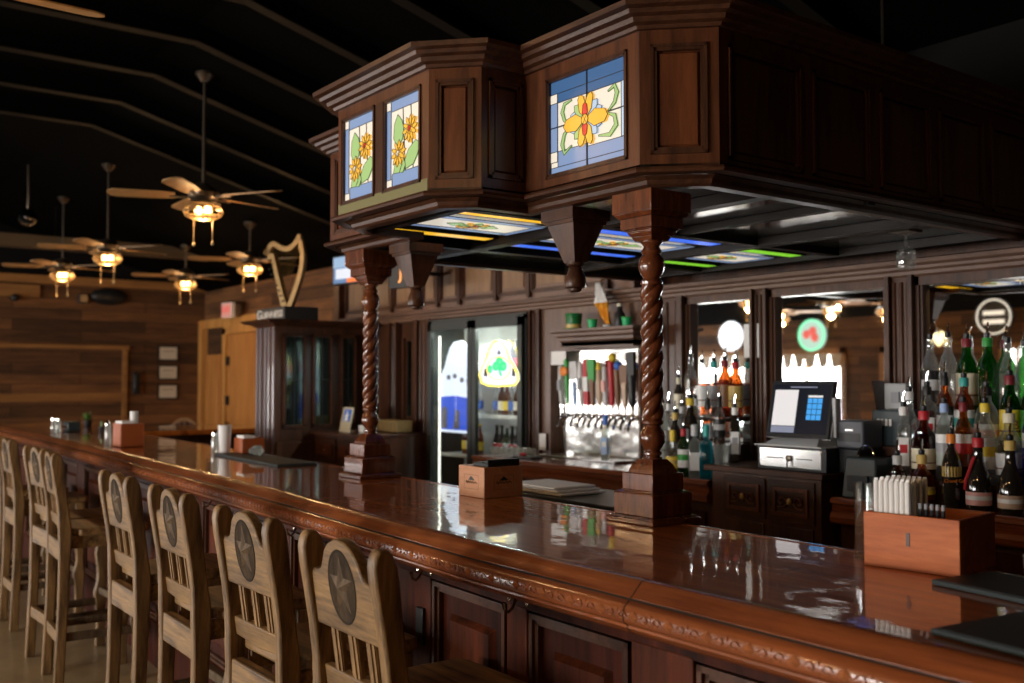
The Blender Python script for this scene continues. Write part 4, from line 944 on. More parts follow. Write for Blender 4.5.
def bottle(shape, gm, cap, lab, label, x, y, z, sc_=1.0, pour=True, group=None, lab2=None, liq=None, txt=None, neck=None):
    pr = [(r*sc_, h_*sc_) for r, h_ in SHAPES[shape]]; H = pr[-1][1]; sq = shape in ('square', 'slimsq'); n = 20
    t = thing('liquor_bottle', label, 'bottle', (x, y, z+.001), R(random.uniform(25, 50)) if sq else 0, group)
    MB().lathe(pr, n=4 if sq else n, M=Matrix.Rotation(R(45), 4, 'Z') @ Matrix.Scale(1.18, 4) if 0 else (Matrix.Rotation(R(45), 4, 'Z') if sq else None)).build('glass_body', M[gm], t, smooth=True, bevel=.006 if sq else 0)
    if liq:
        lv = liq[1]; q = [(r*.90, max(h_, .006)) for r, h_ in pr if h_ < H*lv]; q.append((q[-1][0], H*lv))
        MB().lathe(q, n=4 if sq else n, M=Matrix.Rotation(R(45), 4, 'Z') if sq else None).build('liquid', M[liq[0]], t)
    rb = pr[2][0]*(.72 if sq else 1); z0, z1 = (pr[2][1]*.22, pr[2][1]*.80) if sq else (pr[2][1]*.30, pr[2][1]*.95)
    if lab:
        if sq:
            b = MB()
            for a_ in range(4): b.box(-rb*.82, rb*.82, -rb-.0012, -rb-.0002, z0, z1, Matrix.Rotation(R(90*a_), 4, 'Z'))
            L = b.build('paper_label', K(lab), t, smooth=False)
            if lab2:
                b = MB()
                for a_ in range(4): b.box(-rb*.6, rb*.6, -rb-.0018, -rb-.0011, z0+(z1-z0)*.45, z0+(z1-z0)*.75, Matrix.Rotation(R(90*a_), 4, 'Z'))
                b.build('label_print', K(lab2), L, smooth=False)
        else:
            L = MB().lathe([(rb+.0007, z0), (rb+.0007, z1)], n=n, cap=False).build('paper_label', K(lab), t)
            if lab2: MB().lathe([(rb+.0011, z0+(z1-z0)*.40), (rb+.0011, z0+(z1-z0)*.72)], n=n, cap=False).build('label_print', K(lab2), L)
            else: MB().lathe([(rb+.0011, z0+(z1-z0)*.28), (rb+.0011, z0+(z1-z0)*.34)], n=n, cap=False).build('label_print', K('brown'), L)
    rn = pr[-1][0]; zn = pr[-3][1]
    if cap: MB().lathe([(rn*1.12, zn-.012*sc_ if neck else H-.034), (rn*1.14, H-.002), (rn*1.0, H+.003)], n=14).build('neck_wrap', K(cap), t)
    if pour:
        b = MB(); b.lathe([(.0105, H), (.0125, H+.008), (.0125, H+.022), (.006, H+.026)], n=12); s_ = b.build('pourer_collar', M['black'], t)
        MB().tube([(0, 0, H+.022), (0, 0, H+.045), (.006, -.004, H+.068)], [.0052, .0046, .0036], 8).build('pour_spout', M['chrome'], s_)
    else:
        MB().lathe([(rn*1.15, H-.004), (rn*1.15, H+.02), (rn*.9, H+.024)], n=14).build('stopper', K(cap or 'black'), t)
    if txt:
        Mx = Matrix.Rotation(R(txt[2]), 4, 'Z') @ Matrix.Translation((0, -rb-.002, (z0+z1)/2)) @ Matrix.Rotation(R(90), 4, 'X')
        text_mesh('label_lettering', txt[0], txt[1], K(txt[3]), t, Mx, .0006)
    return t
GR = 'bottles right of the register mirror'
rows = {}
A = ('g_amber', .62); Bn = ('g_brown', .7)
# right group -----------------------------------------------------------------
RB = [ # shape, glass, cap, label, lab2, liquid, x, row, scale, text, look
 ('tall', 'g_clear', None, 'black', 'silver', None, -2.402, 4, 1.10, None, 'clear bottle with black and silver label'),
 ('tall', 'g_clear', None, None, None, None, -2.320, 4, 1.12, None, 'unlabelled clear slim bottle'),
 ('wine', 'g_green', 'maroon', 'cream', None, None, -2.236, 4, 1.18, None, 'green whiskey bottle with large cream label'),
 ('wine', 'g_green', 'green', None, None, None, -2.145, 4, 1.18, None, 'unlabelled green wine-shaped bottle'),
 ('tall', 'g_clear', None, None, None, None, -2.060, 4, 1.02, None, 'clear tall bottle with frosted body'),
 ('jug', 'g_clear', None, None, None, None, -1.992, 4, 1.20, None, 'wide clear bottle'),
 ('wine', 'g_green', 'green', None, None, None, -1.905, 4, 1.0, None, 'green bottle at the right edge'),
 ('bell', 'g_clear', 'white', None, 'red', None, -2.440, 3, .98, None, 'clear bell-shaped bottle with round medal'),
 ('square', 'g_clear', 'black', 'white', 'red', A, -2.355, 3, 1.05, None, 'square bottle with white and red label and amber liquor'),
 ('tall', 'g_amber', 'black', 'black', 'silver', None, -2.275, 3, .98, None, 'amber bottle with black label'),
 ('wine', 'g_amber', 'teal', 'white', 'teal', None, -2.190, 3, 1.05, None, 'amber whisky bottle with white label and teal band'),
 ('jug', 'g_pale', 'black', 'white', 'pink', None, -2.095, 3, 1.05, None, 'pale bottle with white and rose label'),
 ('wine', 'g_green', 'maroon', 'yellow', None, None, -2.000, 3, 1.08, ('B', .05, 53, 'maroon'), 'green bottle with yellow label lettered B'),
 ('wine', 'g_green', 'maroon', 'green', None, None, -1.915, 3, 1.08, None, 'dark green bottle with red neck'),
 ('slimsq', 'g_clear', 'white', 'white', 'red', None, -2.405, 2, 1.08, None, 'slim square bottle with red and white label'),
 ('jug', 'g_brown', 'red', 'cream', None, Bn, -2.312, 2, 1.08, None, 'dark cognac bottle with red neck and cream label'),
 ('tall', 'g_pale', 'paleblue', 'white', 'grey', None, -2.222, 2, .98, None, 'pale bottle with light blue neck'),
 ('tall', 'g_amber', 'maroon', 'white', 'red', A, -2.140, 2, 1.0, None, 'amber bottle with maroon neck and red emblem'),
 ('wine', 'g_clear', 'yellow', 'white', 'yellow', None, -2.050, 2, 1.08, None, 'clear bottle with yellow neck and pale yellow label'),
 ('jug', 'g_clear', 'cream', 'silver', None, None, -1.955, 2, 1.08, None, 'clear bottle with silver frosted label'),
 ('tall', 'g_blue', 'blue', 'silver', None, None, -1.865, 2, 1.08, None, 'cobalt blue bottle'),
 ('squat', 'g_brown', 'silver', 'grey', None, Bn, -2.378, 1, .95, None, 'squat dark bottle with grey label'),
 ('squat', 'g_amber', 'gold', 'gold', 'yellow', A, -2.268, 1, 1.0, None, 'squat round amber bottle with gold label'),
 ('wine', 'g_dark', 'orange', None, None, None, -2.140, 1, 1.0, ('Grand Gala', .020, 53, 'orange'), 'black bottle with orange neck and gold lettering'),
 ('bell', 'g_dark', 'red', 'pink', 'white', None, -2.030, 1, 1.12, None, 'black bottle with red ribbon and pink label'),
 ('bell', 'g_dark', 'gold', 'tan', 'white', None, -1.905, 1, 1.10, None, 'dark bottle with gold collar and beige label'),
]
RY = {1: (3.79, .991), 2: (3.885, 1.091), 3: (3.985, 1.201), 4: (4.095, 1.331)}
RN = {1: 'front row at right', 2: 'second row at right', 3: 'third row at right', 4: 'back row at right'}
for s_, g_, c_, l_, l2, lq, x, rw, scl, tx, look in RB:
    y, z = RY[rw]
    t = bottle(s_, g_, c_, l_, '%s, %s' % (look, RN[rw]), x, y, z, scl, True, GR, l2, lq, tx)
    if 'gold lettering' in look:
        MB().lathe([(.0372, .125), (.0372, .165)], n=18, cap=False).build('gold_label', K('gold'), t)
    if 'ribbon' in look:
        MB().tube([(.0, -.030, .21), (-.012, -.036, .17), (-.03, -.038, .12), (-.038, -.034, .08)], .006, 6).build('ribbon', K('red'), t)
# more of the same shelf beyond the frame edge keeps the mirror full
MG = 'bottles on the stepped shelves behind the column'
MBt = [
 ('jug', 'g_clear', 'yellow', 'yellow', 'gold', None, -3.705, 3.83, 1.006, .80, 'clear bottle with bright yellow label on the front ledge'),
 ('wine', 'g_green', 'red', 'white', 'green', None, -3.600, 3.80, 1.006, .82, 'green gin bottle with white label on the front ledge'),
 ('square', 'g_pale', 'silver', 'white', None, None, -3.515, 3.79, 1.006, .95, 'pale square bottle with tall white label on the front ledge'),
 ('square', 'g_teal', 'teal', None, None, None, -3.440, 3.795, 1.006, .95, 'translucent teal square bottle on the front ledge'),
 ('tall', 'g_pale', 'white', 'white', None, None, -3.850, 3.90, 1.006, 1.15, 'tall frosted white bottle just right of the near column'),
 ('tall', 'g_dark', 'gold', None, None, None, -3.755, 3.90, 1.006, 1.0, 'dark bottle with gold neck behind the yellow label'),
 ('tall', 'g_dark', 'yellow', 'black', None, None, -3.645, 3.90, 1.006, 1.25, 'tall black bottle with yellow neck behind the green one'),
 ('square', 'g_clear', 'white', None, None, ('g_clear', .3), -3.885, 3.985, 1.161, .80, 'faceted clear square bottle at the left of the lower step'),
 ('jug', 'g_clear', 'silver', 'white', None, None, -3.785, 3.985, 1.161, .75, 'short clear round bottle on the lower step'),
 ('square', 'g_clear', 'white', 'white', 'red', None, -3.69, 3.985, 1.161, .92, 'clear square bottle with white label on the lower step'),
 ('square', 'g_clear', 'black', 'grey', 'white', A, -3.60, 3.985, 1.161, .85, 'square bottle with grey label and amber base on the lower step'),
 ('wine', 'g_clear', 'black', 'black', 'silver', A, -3.52, 3.985, 1.161, .80, 'clear bottle with black label at the right of the lower step'),
 ('wine', 'g_dark', 'cream', 'cream', None, None, -3.925, 4.105, 1.301, .72, 'dark bottle with cream label at the left of the upper step'),
 ('tall', 'g_clear', None, None, None, A, -3.84, 4.115, 1.301, 1.02, 'clear tall bottle half full of amber liquor on the upper step'),
 ('wine', 'g_clear', None, 'white', None, A, -3.755, 4.115, 1.301, 1.0, 'clear bottle with white label on the upper step'),
 ('wine', 'g_clear', 'teal', 'grey', None, A, -3.675, 4.12, 1.301, 1.02, 'clear bottle with teal neck on the upper step'),
 ('wine', 'g_amber', 'maroon', 'brown', None, None, -3.598, 4.12, 1.301, 1.04, 'amber bottle with maroon neck on the upper step'),
 ('wine', 'g_amber', 'red', 'gold', None, None, -3.525, 4.12, 1.301, 1.0, 'amber bottle with gold label at the right of the upper step'),
]
for s_, g_, c_, l_, l2, lq, x, y, z, scl, look in MBt:
    bottle(s_, g_, c_, l_, look, x, y, z, scl, 'front ledge' not in look or 'green' in look, MG, l2, lq)
bottle('slimsq', 'g_dark', 'white', 'white', 'black and white slim bottle standing on register cabinet beside glass', -3.325, 3.88, 1.089, 1.0, True, None, 'grey')
bottle('slimsq', 'g_pale', 'blue', 'paleblue', 'small pale blue and black bottle at the right of the beer taps', -4.42, 4.0, 1.019, .92, False, None, 'white')
# glass tumbler on the cabinet, glasses upside down left of the taps
def tumbler(label, loc, r=.034, h_=.085, group=None, rim=True):
    t = thing('drinking_glass', label, 'glass', loc, 0, group)
    MB().lathe([(r*.82, 0), (r, h_), (r*.93, h_), (r*.76, .008), (.001, .008)], n=20, cap=False).build('glass_wall', M['g_clear'], t); MB().lathe([(r*.80, .0002), (r*.80, .008)], n=20).build('thick_base', M['glass'], t)
    return t
t = tumbler('empty faceted rocks glass on the register cabinet', (-3.33+.0, 3.76, 1.0885), .04, .095)
t.location.x = -3.31
g0 = None
for k in range(12):
    p = (-5.36+.075*(k % 6)*.8+.0, 3.86+(k//6)*.09, 1.0058)
    if g0 is None: g0 = tumbler('x', p, .024, .055)
    else: dup(g0, p)
for o in [o for o in bpy.data.objects if o.name.startswith('drinking_glass') and abs(o.location.z-1.0058) < 1e-4]:
    o['label'] = 'small clear shot glass on the ledge left of the beer taps'; o['group'] = 'shot glasses left of the taps'
t = thing('tray', 'dark flat tray with a red item left of the taps', 'tray', (-5.02, 3.86, 1.006)); MB().box(-.07, .12, -.05, .05, 0, .012).build('tray_base', M['black'], t, bevel=.003); MB().sphere((-.02, 0, .022), .022, 8, (1.3, 1, .5)).build('red_item', K('red'), t)
o = tag(MB().box(-5.29, -5.22, YB-.034, YB-.031, 1.03, 1.14).build('paper_note', M['paper']), 'lower white paper note taped on the post left of the taps', 'note')

# ------------------------------------------------------------------ register and machines
t = thing('register_terminal', 'black touchscreen register with white receipt panel and blue keypad', 'register', (-2.87, 3.84, 1.20))
# stand + tilted screen; local axes: x along the bar, y away
MB().frus((-.17, .13, -.10, .10), (-.13, .09, -.02, .09), .001, .045).build('terminal_foot', P('grey_plastic', (.45, .46, .47), .35), t, bevel=.004)
MB().box(-.05, .03, .03, .07, .03, .20).build('stand_neck', bpy.data.materials['grey_plastic'], t, bevel=.004)
Ms = Matrix.Translation((-.02, -.05, .035)) @ Matrix.Rotation(R(4), 4, 'Z') @ Matrix.Rotation(R(76), 4, 'X')
q = MB().box(-.165, .165, 0, .27, -.02, 0, Ms).build('screen_housing', M['black'], t, bevel=.004)
MB().box(-.168, .168, -.003, .273, -.0215, -.014, Ms).build('silver_bezel', M['steel'], q)
MB().box(-.150, .150, .018, .252, .0002, .001, Ms).build('display', emit('screen_black', (.01, .012, .02), .5), q, smooth=False)
MB().box(-.140, -.015, .055, .225, .0012, .0018, Ms).build('receipt_panel', emit('screen_white', (.75, .72, .72), .8), q, smooth=False)
MB().box(-.140, -.015, .022, .052, .0012, .0018, Ms).build('status_bar', emit('screen_grey', (.25, .27, .36), .7), q, smooth=False)
b = MB()
for r_ in range(4):
    for c_ in range(3): b.box(.040+c_*.026, .063+c_*.026, .085+r_*.026, .108+r_*.026, .0012, .0020, Ms)
b.build('blue_keypad', emit('screen_blue', (.06, .33, .75), .9), q, smooth=False)
MB().box(.040, .115, .190, .200, .0012, .0018, Ms).build('keypad_header', bpy.data.materials['screen_white'], q, smooth=False)
MB().box(-.06, .08, .236, .241, .0012, .0018, Ms).build('title_line', bpy.data.materials['screen_grey'], q, smooth=False)
MB().box(.14, .16, .0, .04, .04, .22).build('card_reader', bpy.data.materials['grey_plastic'], t, bevel=.003)
t = thing('cash_drawer', 'black cash drawer with steel front and key lock', 'cash drawer', (-2.88, 3.90, 1.0885))
MB().box(-.19, .19, -.16, .18, 0, .108).build('drawer_case', M['black'], t, bevel=.003)
f = MB().box(-.175, .165, -.164, -.160, .012, .098).build('steel_front', M['steel'], t, bevel=.002)
b = MB(); b.box(-.13, -.04, -.1655, -.164, .052, .057); b.box(.03, .12, -.1655, -.164, .052, .057); b.build('slot', M['black'], f, smooth=False)
b = MB(); b.lathe([(.014, 0), (.014, .012), (.008, .014)], (-.005, -.163, .055), 12, Matrix.Rotation(R(90), 4, 'X')); b.tube([(-.005, -.178, .055), (-.005, -.182, .03), (-.003, -.180, .005)], .003, 6); b.build('lock_and_key', M['iron'], f)
MB().box(-.20, .17, -.17, .18, .1085, .112).build('white_tray', M['white'], t)
t = thing('receipt_printer', 'grey square receipt printer right of the register', 'printer', (-2.655, 3.93, 1.195))
MB().box(-.07, .07, -.07, .08, 0, .125).build('printer_body', P('dark_grey_plastic', (.075, .08, .095), .35), t, bevel=.008)
MB().box(-.055, .055, -.072, -.07, .03, .07).build('front_panel', M['black'], t); MB().box(-.02, .02, -.0735, -.072, .078, .086).build('badge', M['steel'], t)
t2 = thing('printer_stand', 'low black riser under the grey receipt printer', 'riser', (-2.645, 3.93, 1.0885)); MB().box(-.045, .06, -.10, .10, 0, .1055).build('riser_box', M['black'], t2, bevel=.003)
MB().box(-.035, .05, -.1015, -.10, .02, .08).build('front_opening', M['blackr'], t2)
t = thing('ticket_printer', 'black ticket printer with curled cable behind the grey printer', 'printer', (-2.56, 4.09, 1.205))
bd = P('teal_black_plastic', (.03, .045, .05), .3)
MB().box(-.085, .10, -.07, .07, 0, .16).build('printer_body', bd, t, bevel=.006); b = MB()
for k in range(4): b.box(-.06+.02*k, -.048+.02*k, -.0715, -.07, .09, .12)
b.build('vents', M['paper'], t)
t = thing('shelf_riser', 'dark wooden riser box beneath the ticket printer', 'riser', (-2.56, 4.09, 1.0885)); MB().box(-.09, .07, -.075, .075, 0, .1155).build('box_sides', M['dark'], t); MB().box(-.095, .075, -.08, .08, .1, .1156).build('box_lid', M['darkx'], t)
t = thing('card_imprinter', 'squat black receipt printer with a wire loop in front of the right mirror post', 'printer', (-2.54, 3.83, .991))
MB().frus((-.085, .085, -.08, .08), (-.075, .075, -.06, .07), 0, .175).build('printer_body', bd, t, bevel=.008)
MB().tube([(-.04+.04*(1-math.cos(a)), -.02, .175+.05*math.sin(a)) for a in [PI*i/10 for i in range(11)]], .004, 6).build('wire_loop', M['chrome'], t)
MB().box(-.05, .05, -.088, -.078, .03, .10).build('front_panel', M['black'], t)
t = thing('white_monitor_back', 'pale grey back of a small monitor leaning by the mirror', 'monitor', (-2.60, 4.16, 1.365)); MB().box(-.06, .05, -.02, .02, 0, .12).build('monitor_shell', bpy.data.materials['grey_plastic'], t, bevel=.006); MB().box(-.02, .02, -.03, -.02, .03, .08).build('monitor_port_cover', K('grey'), t)
o = tag(MB().box(-3.545, -3.445, YB-.006, YB-.002+.0, 1.62, 1.80).build('paper_note', M['paper']), 'white sheet of paper pinned at the edge of the left mirror', 'note')
o.location.y = .0

# ------------------------------------------------------------------ things standing on the bar
ZT = 1.0708
def openbox(t, x0, x1, y0, y1, h_, th, mat, name='box_walls'):
    b = MB(); b.box(x0, x1, y0, y0+th, 0, h_); b.box(x0, x1, y1-th, y1, 0, h_); b.box(x0, x0+th, y0+th, y1-th, 0, h_); b.box(x1-th, x1, y0+th, y1-th, 0, h_); b.box(x0, x1, y0, y1, 0, .008)
    return b.build(name, mat, t, bevel=.0015)
t = thing('wooden_caddy', 'reddish wooden bar caddy holding wrapped straws, near the right edge', 'caddy', (-1.285, 2.165, ZT), R(7))
bx_ = openbox(t, -.105, .115, -.10, .10, .124, .010, M['redwood'])
MB().box(.0, .004, -.09, .09, .01, .115).build('divider', M['redwood'], t)
MB().box(-.004, .004, -.1015, -.10, .055, .085).build('dark_inlay', M['dark'], bx_)
caddy = t
s0 = None
import itertools
for i in range(7):
    for jj in range(4):
        p = Matrix.Rotation(R(7), 4, 'Z') @ Vector((-.085+i*.0125, -.075+jj*.030, 0)); p += Vector((-1.285, 2.165, ZT+.0085))
        if s0 is None:
            s0 = thing('wrapped_straw', 'white paper-wrapped straw standing upright in the reddish wooden caddy', 'straw', p, 0, 'wrapped straws in the wooden caddy')
            MB().lathe([(.0060, 0), (.0060, .186), (.0045, .1885)], n=8).build('paper_sleeve', M['paper'], s0); MB().box(-.0045, .0045, -.0008, .0008, .1885, .193).build('crimped_end', M['white'], s0)
        else: dup(s0, p, rz=0)
for i in range(5):
    p = Matrix.Rotation(R(7), 4, 'Z') @ Vector((.012+i*.013, -.06, 0)); p += Vector((-1.285, 2.165, ZT+.0085))
    if i == 0:
        s1 = thing('cocktail_straw', 'short black cocktail straw bundle piece in the reddish wooden caddy', 'straw', p, 0, 'black cocktail straws in the wooden caddy'); MB().lathe([(.004, 0), (.004, .14), (.003, .14)], n=8).build('straw_tube', M['black'], s1)
        MB().lathe([(.0042, .128), (.0042, .1405)], n=8, cap=False).build('straw_tip', K('grey'), s1)
    else: dup(s1, p)
t = thing('glass_cylinder', 'tall narrow clear glass beside the reddish wooden caddy', 'glass', (-1.425, 2.125, ZT)); MB().lathe([(.020, 0), (.022, .004), (.022, .182), (.020, .182), (.0205, .012), (.001, .012)], n=24, cap=False).build('glass_wall', M['glass'], t); MB().lathe([(.024, .0003), (.024, .011)], n=24).build('thick_base', M['glass'], t)
t = tumbler('small clear glass standing on the farther black bar mat', (-1.00, 2.09, ZT+.0145), .026, .055)
def mat_(label, loc, rz, w_, d_):
    t = thing('bar_mat', label, 'bar mat', loc, rz, 'black rubber bar mats'); MB().box(0, w_, 0, d_, 0, .011).build('rubber_sheet', M['matedge'], t, bevel=.002)
    b = MB(); nx = int(w_/.03); ny = int(d_/.03)
    b.box(.006, w_-.006, .006, d_-.006, .011, .0125); b.build('nubbed_top', P('mat_nubs', (.006, .007, .008), .6, bump=(160, .6, .002)) if 'mat_nubs' not in bpy.data.materials else bpy.data.materials['mat_nubs'], t)
    return t
mat_('black rubber bar mat right of the wooden caddy, the farther of two', (-1.160, 1.968, ZT), R(-9), .60, .19)
mat_('black rubber bar mat at the lower right corner, the nearer of two', (-.935, 1.580, ZT), R(-7), .40, .27)
mat_('black rubber bar mat beside the far napkin caddy', (-5.58, 2.055, ZT), R(-2), .95, .21)
t = thing('garnish_box', 'light wooden box with black printed marks and black lid frame', 'box', (-2.955, 2.085, ZT), R(0))
# near corner at origin, one face to -y, one to +x
bx_ = MB().box(-.165, 0, 0, .175, 0, .112).build('box_body', M['boxwood'], t, bevel=.0015)
def stamp(Mx):
    b = MB(); b.prism([(-.022, .006), (-.012, .012), (-.006, .019), (0, .021), (.006, .017), (.014, .012), (.022, .006)], 0, .0006, Mx)
    b.tube([(-.034, -.004, .0004), (-.030, .004, .0004), (-.024, -.006, .0004), (-.018, .003, .0004), (-.012, -.005, .0004), (-.005, .003, .0004), (.002, -.005, .0004), (.010, .003, .0004), (.017, -.005, .0004), (.026, .002, .0004), (.034, -.003, .0004)], .0018, 5, Mx)
    for s_ in (-1, 1): b.box(-.045, .045, s_*.026-.0004, s_*.026+.0004, 0, .0003, Mx); b.box(s_*.045-.0004, s_*.045+.0004, -.026, .026, 0, .0003, Mx)
    return b.build('printed_mark', K('black'), bx_, smooth=False)
stamp(frameM((-.082, -.0002, .055), (1, 0, 0), (0, 0, 1))); stamp(frameM((.0002, .088, .055), (0, 1, 0), (0, 0, 1)))
b = MB(); b.box(-.10, -.005, .02, .165, .112, .126); b.box(-.02, -.005, .02, .165, .126, .138); b.build('black_insert', M['blackr'], t, bevel=.002)
b = MB()
# acrylic guard standing behind
def cad(label, loc, rz, mat, w_=.13, d_=.17, h_=.085):
    t = thing('napkin_caddy', label, 'caddy', loc, rz); openbox(t, 0, w_, 0, d_, h_, .008, mat, 'caddy_walls')
    MB().box(.01, w_-.01, .012, d_*.6, .01, h_+.015).build('napkin_stack', M['paper'], t); return t
cad('reddish wooden caddy of napkins and cups, farther left on the bar', (-6.72, 1.80, ZT), R(3), M['orange_block'], .15, .15, .15)
cad('low orange-brown wooden caddy at the end of the far bar mat', (-5.56, 2.16, ZT+.0132), R(-2), M['orange_block'], .14, .13, .085)
def cup(label, loc, r=.035, h_=.10):
    t = thing('paper_cup_stack', label, 'cups', loc); MB().lathe([(r*.78, 0), (r, h_), (r*.9, h_), (r*.7, .01), (.001, .01)], n=20, cap=False).build('cup_wall', M['white'], t); MB().lathe([(r*1.0, h_-.004), (r*1.05, h_-.001), (r*1.0, h_+.002)], n=20, cap=False).build('rolled_rim', M['paper'], t)
cup('stack of white cups inside the farther left wooden caddy', (-6.655, 1.914, ZT+.009), .026, .215); cup('stack of white cups beside the low orange-brown caddy', (-5.585, 2.115, ZT+.0132), .038, .155)
def shaker(label, loc, h_=.11):
    t = thing('salt_shaker', label, 'shaker', loc); MB().lathe([(.020, 0), (.022, .01), (.018, h_*.75), (.016, h_*.8)], n=14).build('glass_body', M['g_pale'], t); MB().lathe([(.018, h_*.8), (.018, h_*.92), (.010, h_)], n=14).build('steel_cap', M['chrome'], t)
shaker('salt shaker left of the white cups by the far mat', (-5.66, 2.085, ZT), .135); shaker('pepper shaker just behind the salt shaker by the far mat', (-5.70, 2.15, ZT), .13)
shaker('tall glass shaker left of the farther left caddy', (-6.80, 1.79, ZT), .17)
shaker('shaker standing alone near far left end of the bar', (-8.66, 1.86, ZT), .13); shaker('second shaker beside the lone one near far left end', (-8.78, 1.92, ZT), .12)
t = thing('crumpled_foil', 'crumpled clear wrapper lying on the far bar mat', 'wrapper', (-5.33, 2.20, ZT+.0135))
b = MB(); b.sphere((0, 0, .022), .045, 9, (1.2, .8, .5)); b.v = [(x+random.uniform(-.008, .008), y+random.uniform(-.008, .008), max(.0, z+random.uniform(-.008, .008))) for x, y, z in b.v]; b.build('film', M['g_pale'], t, smooth=False)
MB().tube([(.05, 0, .01), (.08, -.01, .02), (.10, -.02, .008)], [.012, .006, .010], 6).build('twisted_end', M['g_pale'], t)
t = thing('napkin_dispenser', 'low dark napkin dispenser near the far left end of the bar', 'dispenser', (-8.85, 2.04, ZT)); MB().box(-.09, .09, -.05, .05, 0, .085).build('dispenser_case', bd, t, bevel=.006); MB().box(-.075, .075, -.052, -.05, .03, .05).build('chrome_strip', M['chrome'], t)
t = thing('condiment_packet_cup', 'small cup with green and white packets far left on the bar', 'cup', (-8.55, 2.2, ZT)); MB().lathe([(.02, 0), (.026, .05), (.024, .05), (.018, .005), (.001, .005)], n=14, cap=False).build('cup_wall', M['black'], t); MB().box(-.006, .010, -.003, .003, .01, .09).build('packet', K('green'), t); MB().box(-.014, -.004, -.003, .003, .01, .085).build('packet', M['paper'], t)
t = thing('green_plant', 'leafy green houseplant sprig past far left end of the bar', 'plant', (-9.6, 2.35, ZT)); MB().lathe([(.03, 0), (.04, .06), (.036, .06)], n=14).build('pot', K('black'), t)
b = MB()
for k in range(26):
    a = random.uniform(0, 2*PI); e = random.uniform(.2, 1.3); p = Vector((0, 0, .06)); d = Vector((math.cos(a)*math.cos(e), math.sin(a)*math.cos(e), math.sin(e))); q = p+d*random.uniform(.05, .10); s_ = d.cross(Vector((0, 0, 1))).normalized()*.014
    b.add([p, (p+q)/2+s_, q, (p+q)/2-s_], [(0, 1, 2, 3)])
b.build('foliage', P('leaf_green', (.10, .22, .05), .5), t, smooth=False)
# lids of the ice well behind the bar, with a folded towel
t = thing('ice_well', 'black lidded ice well behind the bar, left of the near column', 'ice well', (-3.085, 2.78, 0))
MB().box(-.355, .355, -.26, .10, FL, .99).build('well_cabinet', M['blackr'], t, bevel=.01); lid = MB().box(-.365, .365, -.28, .11, .99, 1.033).build('lid', M['black'], t, bevel=.006)
MB().tube([(.05, -.28, 1.01), (.08, -.30, 1.012), (.13, -.30, 1.012), (.16, -.28, 1.01)], .007, 6).build('lid_handle', M['brass'], lid)
t = thing('folded_towel', 'white folded bar towel lying on the black ice well lid', 'towel', (-3.32, 2.64, 1.034))
for k in range(3): MB().box(-.12+.01*k, .25-.02*k, -.10, .14-.01*k, .001+.011*k, .011+.011*k).build('towel_fold', M['paper'], t, bevel=.004)
# ------------------------------------------------------------------ corner display cabinet with the harp
t = thing('corner_cabinet', 'tall dark wood cabinet with narrow leaded glass slits, carrying the golden harp', 'cabinet', (-7.8, 3.8, 0))
cl = lambda b, name, mat, **k: lb(b, name, mat, t, **k)
cl(MB().box(-7.98, -7.60, 3.29, 4.20, FL, 1.96), 'cabinet_body', M['dark'], smooth=False)
cl(MB().sweep([(-7.60, 4.2), (-7.60, 3.29), (-7.98, 3.29), (-7.98, 4.2)], [(-.15, 1.935), (.0, 1.935), (.02, 1.945), (.03, 1.955), (.08, 1.965), (.11, 1.99), (-.15, 1.99)]), 'cornice', M['darkx'], smooth=False)
cl(MB().box(-7.95, -7.62, 3.3, 4.2, 1.94, 1.991), 'cabinet_top', M['darkx'], smooth=False)
b = MB()
for x_ in (-7.95, -7.88, -7.78, -7.71, -7.62): b.lathe([(.018, .1), (.018, 1.93)], (x_, 3.29, 0), 10)
cl(b, 'fluting', P('worn_blue_brown', (.11, .07, .075), .3, coat=.3), )
for (y0, y1) in ((3.385, 3.525), (3.645, 3.765), (3.90, 3.99)):
    m = MB(); t_ = .018
    m.box(-7.60, -7.575, y0-.03, y0-.01, 1.12, 1.87); m.box(-7.60, -7.575, y1+.01, y1+.03, 1.12, 1.87); m.box(-7.60, -7.575, y0-.03, y1+.03, 1.855, 1.88); m.box(-7.60, -7.575, y0-.03, y1+.03, 1.11, 1.135)
    cl(m, 'slit_frame', M['darkx'], smooth=False)
    g_ = cl(MB().box(-7.599, -7.59, y0, y1, 1.135, 1.855), 'glass_slit', P('slit_glass', (.10, .14, .13), .06, metal=.9) if 'slit_glass' not in bpy.data.materials else bpy.data.materials['slit_glass'], smooth=False)
    m = MB(); ym = (y0+y1)/2; m.box(-7.590, -7.584, ym-.003, ym+.003, 1.135, 1.855); m.box(-7.59, -7.584, y0, y1, 1.50, 1.506); lb(m, 'lead_bar', M['lead'], t, parent=g_, smooth=False)
b = MB(); b.box(-7.60, -7.57, 3.30, 4.0, .2, 1.0); cl(b, 'lower_panel', M['dark'], bevel=.01)
